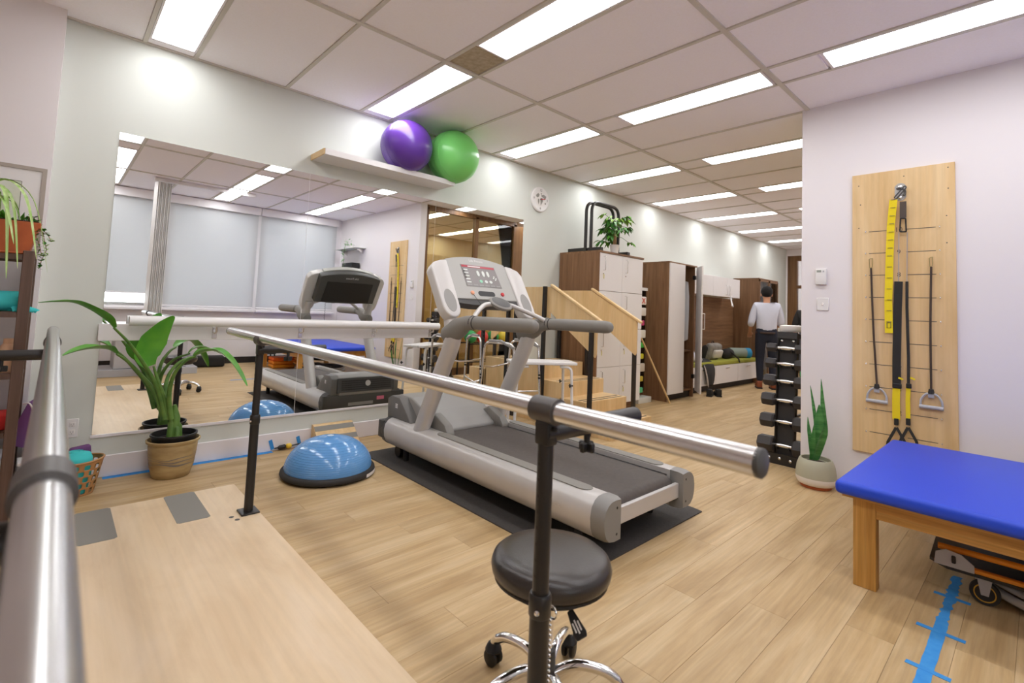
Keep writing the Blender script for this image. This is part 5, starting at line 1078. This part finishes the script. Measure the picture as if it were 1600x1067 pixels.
# ================================================================ thermostat and switch
th = thing('thermostat', 'small white thermostat on the white wall end', 'thermostat', (XB, 1.13, 1.45)); B(XB-.022, XB-.0005, 1.094, 1.168, 1.452, 1.572, .005, 2).build('housing', M_plast, th); B(XB-.0235, XB-.0215, 1.128, 1.158, 1.545, 1.562).build('display', mat('lcd_grey', srgb(150, 156, 146), .3), th, 0); B(XB-.0235, XB-.0215, 1.108, 1.118, 1.545, 1.558).build('button', M_grylam, th, 0)
sw = thing('light_switch', 'white light switch plate below the thermostat', 'switch', (XB, 1.12, 1.25)); B(XB-.007, XB-.0005, 1.082, 1.162, 1.256, 1.352, .003, 1).build('cover_plate', M_plast, sw); B(XB-.012, XB-.006, 1.116, 1.128, 1.293, 1.315, .002, 1).build('toggle', M_whiteg, sw)
# ================================================================ strap board
sbd = thing('strap_board', 'birch plywood board with numbered lines and eyelets on the white wall', 'board', (XB, .65, .27))
B(XB-.018, XB-.0005, .366, .93, .272, 2.252, .0015, 1).build('board', M_plyv, sbd, 0)
XF = XB-.0182
nums = 10; zr = lambda k: .42+.1565*k
for k in range(10):
    z = zr(k)
    for a, b in ((.70, .83), (.465, .62)): B(XF-.0006, XF, a, b, z-.0022, z+.0022).build('ruled_line', M_ink, sbd, 0)
    text_mb(str(k+1), .045, (XF-.0004, .66, z), (0, -1, 0), (0, 0, 1), .0004).build('numeral', M_ink, sbd, 0)
    for y_ in (.848, .445): MB().tube(arc((XF-.006, y_, z), .007, 0, 2*math.pi, 10, (1, 0, 0), (0, 0, 1)), .002, 6, False).build('eyelet', M_steel, sbd)
for (y_, z_) in ((.40, 2.22), (.40, 2.08), (.41, 1.9), (.41, 1.72), (.89, 2.17), (.88, 2.03), (.89, 1.86), (.63, 2.2)): MB().lathe([(.004, 0), (.004, .0008), (0, .001)], 8, (XF, y_, z_), (-1, 0, 0)).build('screw', M_ink, sbd)
def bp_(x, y, off=.0): return atx(x, y, XF-off)
anc = thing('anchor_mount', 'steel strap anchor bolted near the top of the plywood board', 'anchor', (XF, .66, 2.05))
ac = bp_(1407, 300, 0)
pts_ = [(ac.y+.04*math.cos(a)*(1 if abs(math.sin(a)) > .4 else .8), ac.z+.062*math.sin(a)) for a in [2*math.pi*i/20 for i in range(20)]]
MB().prism(pts_, 'x', XF-.006, XF).build('plate', mat('galvanised_plate', (.42, .41, .40, 1), .4, 1), anc, 30)
for z in (.035, -.04): MB().lathe([(.011, 0), (.011, .005), (.006, .008), (0, .008)], 12, (XF-.006, ac.y, ac.z+z), (-1, 0, 0)).build('bolt', M_chrome, anc)
MB().tube(arc((XF-.022, ac.y, ac.z-.005), .03, math.pi*1.0, math.pi*2.0, 10, (0, .6, .8), (-.5, .69, -.52)), .006, 8).build('staple', M_dgrey, anc)
cbn = MB().tube(rounded_path([(XF-.03, ac.y+.03, ac.z-.04), (XF-.03, ac.y-.028, ac.z+.035), (XF-.03, ac.y-.038, ac.z+.022), (XF-.03, ac.y+.018, ac.z-.052)], .01, 3)+[V((XF-.03, ac.y+.03, ac.z-.04))], .004, 8).build('carabiner', M_dgrey, anc, 60)
def strap(pts, w, m, nm, parent, th=.0015, tw=0):
    q = [V(p) for p in pts]; g = MB()
    for a, b in zip(q, q[1:]):
        d = (b-a); L = d.length; d.normalize(); s = V((0, -1, 0)); s = (s-d*s.dot(d)).normalized(); g.obox((a+b)/2, s, d.cross(s), d, w/2, th, L/2+.001)
    return g.build(nm, m, parent, 0)
ys = thing('suspension_strap', 'yellow and black suspension trainer hanging from the steel anchor', 'suspension trainer', (XF-.01, .66, .8))
yp = [bp_(1396, 312, .03), bp_(1392, 352, .02), bp_(1390, 400, .015), bp_(1389, 440, .012), bp_(1388, 470, .012), bp_(1389, 520, .012)]
ystr = strap(yp, .044, M_yellow, 'yellow_tail', ys)
for i in range(14):
    t = i/14; a = yp[0]+(yp[2]-yp[0])*min(1, t*2) if t < .5 else yp[2]+(yp[5]-yp[2])*(t*2-1)
    MB().obox(a+V((-.003, 0, 0)), (0, 1, 0), (1, 0, 0), (0, 0, 1), .014, .0008, .0015).build('stitch', M_ink, ystr, 0)
MB().tube([bp_(1386, 504, .015), bp_(1392, 504, .015), bp_(1392, 512, .015), bp_(1386, 512, .015), bp_(1386, 504, .015)], .002, 6).build('buckle', M_dgrey, ys)
strap([bp_(1411, 315, .03), bp_(1411, 340, .02)], .036, mat('brown_grey_webbing', srgb(84, 74, 66), .85), 'loop_strap', ys, .004)
MB().tube(rounded_path([bp_(1407, 341, .02), bp_(1406, 362, .015), bp_(1416, 362, .015), bp_(1415, 341, .02), bp_(1407, 341, .02)], .006, 3), .0045, 8).build('carabiner', M_blackp, ys, 60)
for j, (x0, x1, xm, w1, w2) in enumerate(((1404.5, 1404, 1401, .046, .042), (1417.5, 1418.5, 1419.5, .016, .024))):
    strap([bp_(x0, 363, .012), bp_(x0-.5, 440, .01)], .005, mat('grey_webbing', srgb(164, 156, 150), .8), 'grey_cord', ys)
    strap([bp_(x0-.5, 440, .01), bp_(x1-1.5, 480, .01), bp_(xm, 560, .012), bp_(xm, 600, .014)], w1, M_blackw, 'black_strap', ys, .002)
    MB().obox(bp_(xm+.5, 603, .018), (0, 1, 0), (1, 0, 0), (0, 0, 1), w2*.6, .006, .016, .003, 1).build('cam_buckle', M_blackp, ys)
    strap([bp_(xm, 602, .014), bp_(xm-1, 625, .014), bp_(xm-.5, 655, .012)], w2, M_yellow, 'yellow_strap', ys, .002)
    MB().obox(bp_(xm-.5, 659, .016), (0, 1, 0), (1, 0, 0), (0, 0, 1), .012, .005, .022, .002, 1).build('triangle_joint', M_blackw, ys)
    for s_ in (-1, 1): strap([bp_(xm-.5+s_*.5, 668, .016), bp_(xm-.5+s_*13, 690, .03), bp_(xm-.5+s_*15, 700, .03)], .016, M_blackw, 'cradle', ys, .002)
    strap([bp_(xm+3, 590, .02), bp_(xm+10, 593, .02)], .012, M_yellow, 'pull_tab', ys, .001)
for x0, x1, y0, y1, lab in ((1360, 1370, 403, 606, 'black resistance tube with grey handle beside the wider black strap'), (1454, 1455, 401, 614, 'black resistance tube with grey handle on the far side of the straps')):
    t = thing('resistance_tube', lab, 'resistance tube', bp_(x1, y1, .01), 0, 'handled resistance tubes on the strap board')
    MB().tube(rounded_path([bp_(x0-2, y0+2, .012), bp_(x0+3, y0, .012), bp_(x0+3, y0+14, .012), bp_(x0-1, y0+16, .012), bp_(x0-2, y0+2, .012)], .006, 3), .0028, 8).build('snap_hook', mat('brass', srgb(186, 168, 120), .3, .9), t, 60)
    p0, p1 = bp_(x0+1, y0+16, .012), bp_(x1, y1-6, .012)
    MB().tube(catmull([p0, p0+(p1-p0)*.5+V((0, .004, 0)), p1], 6), .0062, 10).build('tubing', mat('brown_rubber', srgb(66, 50, 40), .5), t, 60)
    MB().cyl(p1, p1+V((0, 0, -.03)), .013, .018, n=10).build('ferrule', M_blackp, t)
    c = p1+V((-.002, 0, -.03)); w = .055
    MB().tube(catmull([c+V((0, w, -.085)), c+V((0, w*.95, -.045)), c+V((0, w*.55, -.008)), c+V((0, 0, .002)), c+V((0, -w*.55, -.008)), c+V((0, -w*.95, -.045)), c+V((0, -w, -.085))], 5), .0065, 10).build('yoke', M_grylam, t, 60)
    MB().cyl(c+V((0, w+.006, -.088)), c+V((0, -w-.006, -.088)), .0125, n=14).build('grip', M_grylam, t)
    MB().obox(c+V((0, 0, -.012)), (0, 1, 0), (1, 0, 0), (0, 0, 1), .016, .006, .016, .004, 2).build('knot_plate', M_grylam, t)
# ================================================================ blue treatment table and what is under it
tbx0, tbx1, tby0, tby1 = 2.66, 3.92, -1.20, .655
tt = thing('treatment_table', 'low golden oak mat table with royal blue vinyl top along the board wall', 'treatment table', (3.3, -.27, 0))
MB().box(tbx0, tbx1, tby0, tby1, .395, .455, .022, 4).build('mat_top', M_bluev, tt, 50)
B(tbx0+.025, tbx1-.025, tby0+.025, tby1-.025, .385, .402).build('top_board', M_oak, tt, 0)
for x in (tbx0+.055, tbx1-.115):
    for y in (tby0+.06, tby1-.145): B(x, x+.06, y, y+.085, 0, .39, .002, 1).build('leg', M_oakv, tt, 0)
for x in (tbx0+.058, tbx1-.08): B(x, x+.022, tby0+.145, tby1-.145, .31, .388, .002, 1).build('apron', M_oak, tt, 0)
for y in (tby0+.07, tby1-.1): B(tbx0+.115, tbx1-.115, y, y+.022, .31, .388).build('end_apron', M_oak, tt, 0)
dl = thing('dolly', 'black platform dolly with orange bars and castors under the blue table', 'dolly', (3.1, -.05, 0))
d0 = V((2.93, .30, 0)); da = V((.04, -1, 0)).normalized(); db = V((1, .04, 0)).normalized()
pl2 = [(0, 0), (.0, .62), (.42, .62), (.42, 0), (.36, -.06), (.06, -.06)]
MB().fprism(d0+V((0, 0, .118)), db, da, (0, 0, 1), pl2, 0, .012).build('platform', M_blackp, dl, 0)
MB().obox(d0+da*.30+db*.02+V((0, 0, .137)), da, db, (0, 0, 1), .34, .013, .009, .003, 1).build('orange_edge', M_orange, dl)
MB().tube([d0-da*.03+db*.06+V((0, 0, .19)), d0+da*.62+db*.03+V((0, 0, .205))], .013, 14).build('orange_bar', M_orange, dl)
MB().tube([d0-da*.10+db*.52+V((0, 0, .25)), d0+da*.1+db*.3+V((0, 0, .235))], .012, 12).build('black_bar', M_blackp, dl)
MB().fprism(d0+V((0, 0, .13)), da, (0, 0, 1), db, [(-.04, 0), (.09, 0), (.09, .03), (.05, .062), (.0, .07), (-.035, .05)], .0, .006).build('bracket', M_grylam, dl, 0)
MB().obox(d0+da*.025+V((-.003, 0, .165)), da, (0, 0, 1), db, .007, .016, .004, .003, 1).build('bracket_slot', M_kick, dl)
for k, s_ in ((.12, .05), (-.02, .36)):
    if True:
        c = d0+da*k+db*s_+V((0, 0, .05))
        MB().lathe([(0, -.012), (.048, -.012), (.05, -.006), (.05, .006), (.048, .012), (0, .012)], 24, c, db).build('wheel', M_rubber, dl)
        MB().lathe([(.032, .0), (.036, .0), (.036, .002), (.032, .002), (.032, 0)], 24, c-db*.0125, -db).build('wheel_ring', mat('mustard_ring', srgb(200, 152, 50), .5), dl)
        MB().fprism(c, da, (0, 0, 1), db, [(-.012, -.008), (.012, -.008), (.026, .07), (-.026, .07)], -.018, -.014).build('fork', M_grylam, dl, 0)
tpn = thing('trampoline', 'small round rebounder with silver rim stored under the blue table', 'trampoline', (3.35, -.35, 0))
tc_ = V((3.34, -.14, 0))
MB().tube([tc_+V((.385*math.cos(a), .385*math.sin(a), .035)) for a in [2*math.pi*i/48 for i in range(49)]], .018, 10, False).build('rim', M_silver2, tpn, 60)
MB().tube([tc_+V((.385*math.cos(a), .385*math.sin(a), .075)) for a in [2*math.pi*i/48 for i in range(49)]], .014, 10, False).build('upper_rim', M_grylam, tpn, 60)
MB().lathe([(.372, .072), (.372, .08), (0, .078)], 40, tc_).build('bed', M_blackw, tpn)
tag(MB().lathe([(0, 0), (.30, .0), (.36, .05), (.37, .08), (.34, .085), (.28, .04), (0, .02)], 40, (3.45, -.10, .205)).build('balance_disc', M_blackp, None, 50), 'shiny black round disc lying tilted above the dolly under the table', 'disc')
for i, (z, m, lab) in enumerate(((.0, M_orange, 'yellow orange step board at the foot of the stack under the blue table'), (.06, mat('amber_foam', srgb(236, 138, 30), .6), 'amber step board in the middle of the stack under the blue table'), (.12, mat('bright_orange_foam', srgb(240, 104, 24), .6), 'bright orange cushion topping the step board stack'))):
    tag(MB().obox((2.98, -.88, z+.031), (1, .05, 0), (-.05, 1, 0), (0, 0, 1), .2, .16, .027, .018, 3).build('step_board', m, None, 40), lab, 'step board', 'stacked step boards under the table')
tag(MB().lathe([(0, 0), (.14, .01), (.17, .06), (.15, .11), (0, .13)], 24, (2.86, -1.42, .20)).build('green_cushion', mat('bottle_green_vinyl', srgb(36, 104, 60), .5), None, 50), 'dark green round seat cushion on the small black frame by the window wall', 'cushion')
t = thing('low_frame', 'small black steel frame carrying the green cushion by the window wall', 'frame', (2.86, -1.42, 0))
for sx in (-1, 1):
    for sy in (-1, 1): MB().cyl((2.86+.13*sx, -1.42+.13*sy, 0), (2.86+.11*sx, -1.42+.11*sy, .19), .012, n=10).build('leg', M_black, t)
B(2.73, 2.99, -1.55, -1.29, .185, .202).build('plate', M_black, t, 0)
# floor tape measure line near the table
ft = thing('floor_tape', 'blue tape line with cross marks on the planks beside the blue table', 'tape', (2.6, .28, 0))
rnd = random.Random(5); n = 60; L = []; R_ = []
for i in range(n):
    x = 1.9+(3.2-1.9)*i/(n-1); worn = x > 2.68; L.append((x, .287+.020+(rnd.uniform(-.009, .004) if worn else rnd.uniform(-.001, .001)))); R_.append((x, .287-.020+(rnd.uniform(-.004, .009) if worn else rnd.uniform(-.001, .001))))
MB().prism(L+R_[::-1], 'z', .0003, .0012).build('line', M_tape, ft, 0)
for x, w, s_ in ((2.57, .072, .02), (2.26, .06, .03), (2.93, .06, .03)): MB().obox((x+.004, .283, .0010), (.04, 1, 0), (1, -.04, 0), (0, 0, 1), w, .012, .0006).build('cross_mark', M_tape, ft, 0)
# ================================================================ things that only the mirror shows
cu = thing('vertical_blind', 'stacked white vertical blind hanging from a ceiling track', 'curtain', (1.0, -.5, 0))
for k in range(9): MB().obox((.95+.02*k, -.50+.012*(k % 2), 1.44), (.25, 1, 0), (1, -.25, 0), (0, 0, 1), .06, .0015, 1.34).build('vane', M_plast, cu, 0)
B(.92, 2.25, -.53, -.48, ZC-.05, ZC-.004).build('track', M_base, cu, 0)
ds = thing('treatment_plinth', 'grey cabinet based treatment plinth with white top near the window', 'plinth', (1.07, -.95, 0))
B(.45, 1.66, -1.25, -.62, .0, .10, .004, 1).build('plinth_base', M_grylam, ds, 0); B(.66, 1.52, -1.2, -.68, .10, .62).build('cabinet_body', M_grylam, ds, 0)
for a, b in ((.66, 1.09), (1.09, 1.52)): B(a+.004, b-.004, -.68, -.665, .11, .52, .003, 1).build('door', mat('pale_grey_panel', srgb(190, 190, 194), .45), ds, 0)
B(.42, 1.72, -1.28, -.58, .66, .74, .02, 3).build('padded_top', M_plast, ds, 40); B(.5, 1.64, -1.22, -.64, .62, .665).build('top_frame', M_grey, ds, 0)
tag(MB().obox((1.95, -1.40, .09), (1, .1, 0), (-.1, 1, 0), (0, 0, 1), .24, .12, .088, .04, 4).build('sports_bag', M_blackw, None, 50), 'long black sports bag on the floor below the windows', 'bag')
gs = thing('glass_shelf', 'small glass wall shelf near the window corner', 'shelf', (XB, -1.0, 2.2)); B(XB-.22, XB-.0005, -1.5, -.6, 2.20, 2.208).build('glass_plate', mat('frosted_shelf_glass', srgb(190, 196, 190), .2), gs, 0)
for y_ in (-1.4, -.7): MB().prism([(XB-.16, 2.198), (XB-.001, 2.198), (XB-.001, 2.10)], 'y', y_-.006, y_+.006).build('bracket', M_steel, gs, 0)
tr2 = thing('trailing_plant', 'pale green trailing plant on the glass wall shelf', 'potted plant', (XB-.11, -1.0, 2.208)); MB().lathe([(.04, 0), (.055, .08), (.05, .08), (0, .07)], 18, (XB-.11, -1.0, 2.209)).build('pot', M_whiteg, tr2, 50)
rnd = random.Random(9)
for k in range(46):
    a = rnd.uniform(0, 6.28); p = V((XB-.13, -1.0, 2.30)); d = V((-abs(math.cos(a)), math.sin(a), rnd.uniform(-.3, .9))); q = p+d*rnd.uniform(.04, .11)
    if k > 22: q = V((XB-.235-rnd.uniform(0, .03), -1.0+rnd.uniform(-.05, .05), 2.22-rnd.uniform(0, .42)))
    e = V((rnd.uniform(-1, .2), rnd.uniform(-1, 1), rnd.uniform(-.6, .3))).normalized(); MB().leaf([q, q+e*.03, q+e*.06], [.004, .016, .001], None, .2).build('leaf', mat('pale_leaf', srgb(150, 186, 140), .6), tr2, 60)
MB().tube(catmull([(XB-.12, -1.0, 2.28), (XB-.22, -1.0, 2.27), (XB-.245, -1.0, 2.15), (XB-.25, -1.0, 1.82)], 5), .004, 6).build('vine', M_stem, tr2, 60)
bs = thing('speaker_shelf', 'black wall bracket shelf below the glass shelf', 'shelf', (XB, -1.0, 1.78)); B(XB-.2, XB-.0005, -1.25, -.75, 1.78, 1.80).build('plate', M_blackp, bs, 0); B(XB-.18, XB-.02, -1.22, -.78, 1.80, 1.93, .006, 2).build('speaker_box', M_blackp, bs, 30)
rkk = thing('stair_side_storage', 'low black wire rack with green and red weights near the office glass', 'rack', (5.6, 1.5, 0))
for z in (.25, .55): MB().box(5.1, 6.2, 1.30, 1.32, z, z+.02).box(5.1, 6.2, 1.60, 1.62, z, z+.02).build('shelf_rail', M_black, rkk, 0)
for x in (5.1, 6.18):
    for y_ in (1.30, 1.60): B(x, x+.02, y_, y_+.02, 0, .62).build('post', M_black, rkk, 0)
for i, (x, c) in enumerate(((5.25, (40, 150, 80)), (5.5, (206, 60, 50)), (5.75, (40, 150, 80)), (6.0, (220, 190, 60)))):
    tag(MB().ball((x, 1.46, .67), .11, 20, 14).build('medicine_ball', mat('ball_%d_%d_%d' % c, srgb(*c), .5), None, 60), ['green medicine ball at the dumbbell end of the black wire rack', 'red medicine ball on the black wire rack', 'green medicine ball between the red and yellow ones', 'yellow medicine ball on the black wire rack'][i], 'medicine ball', 'medicine balls on the wire rack')
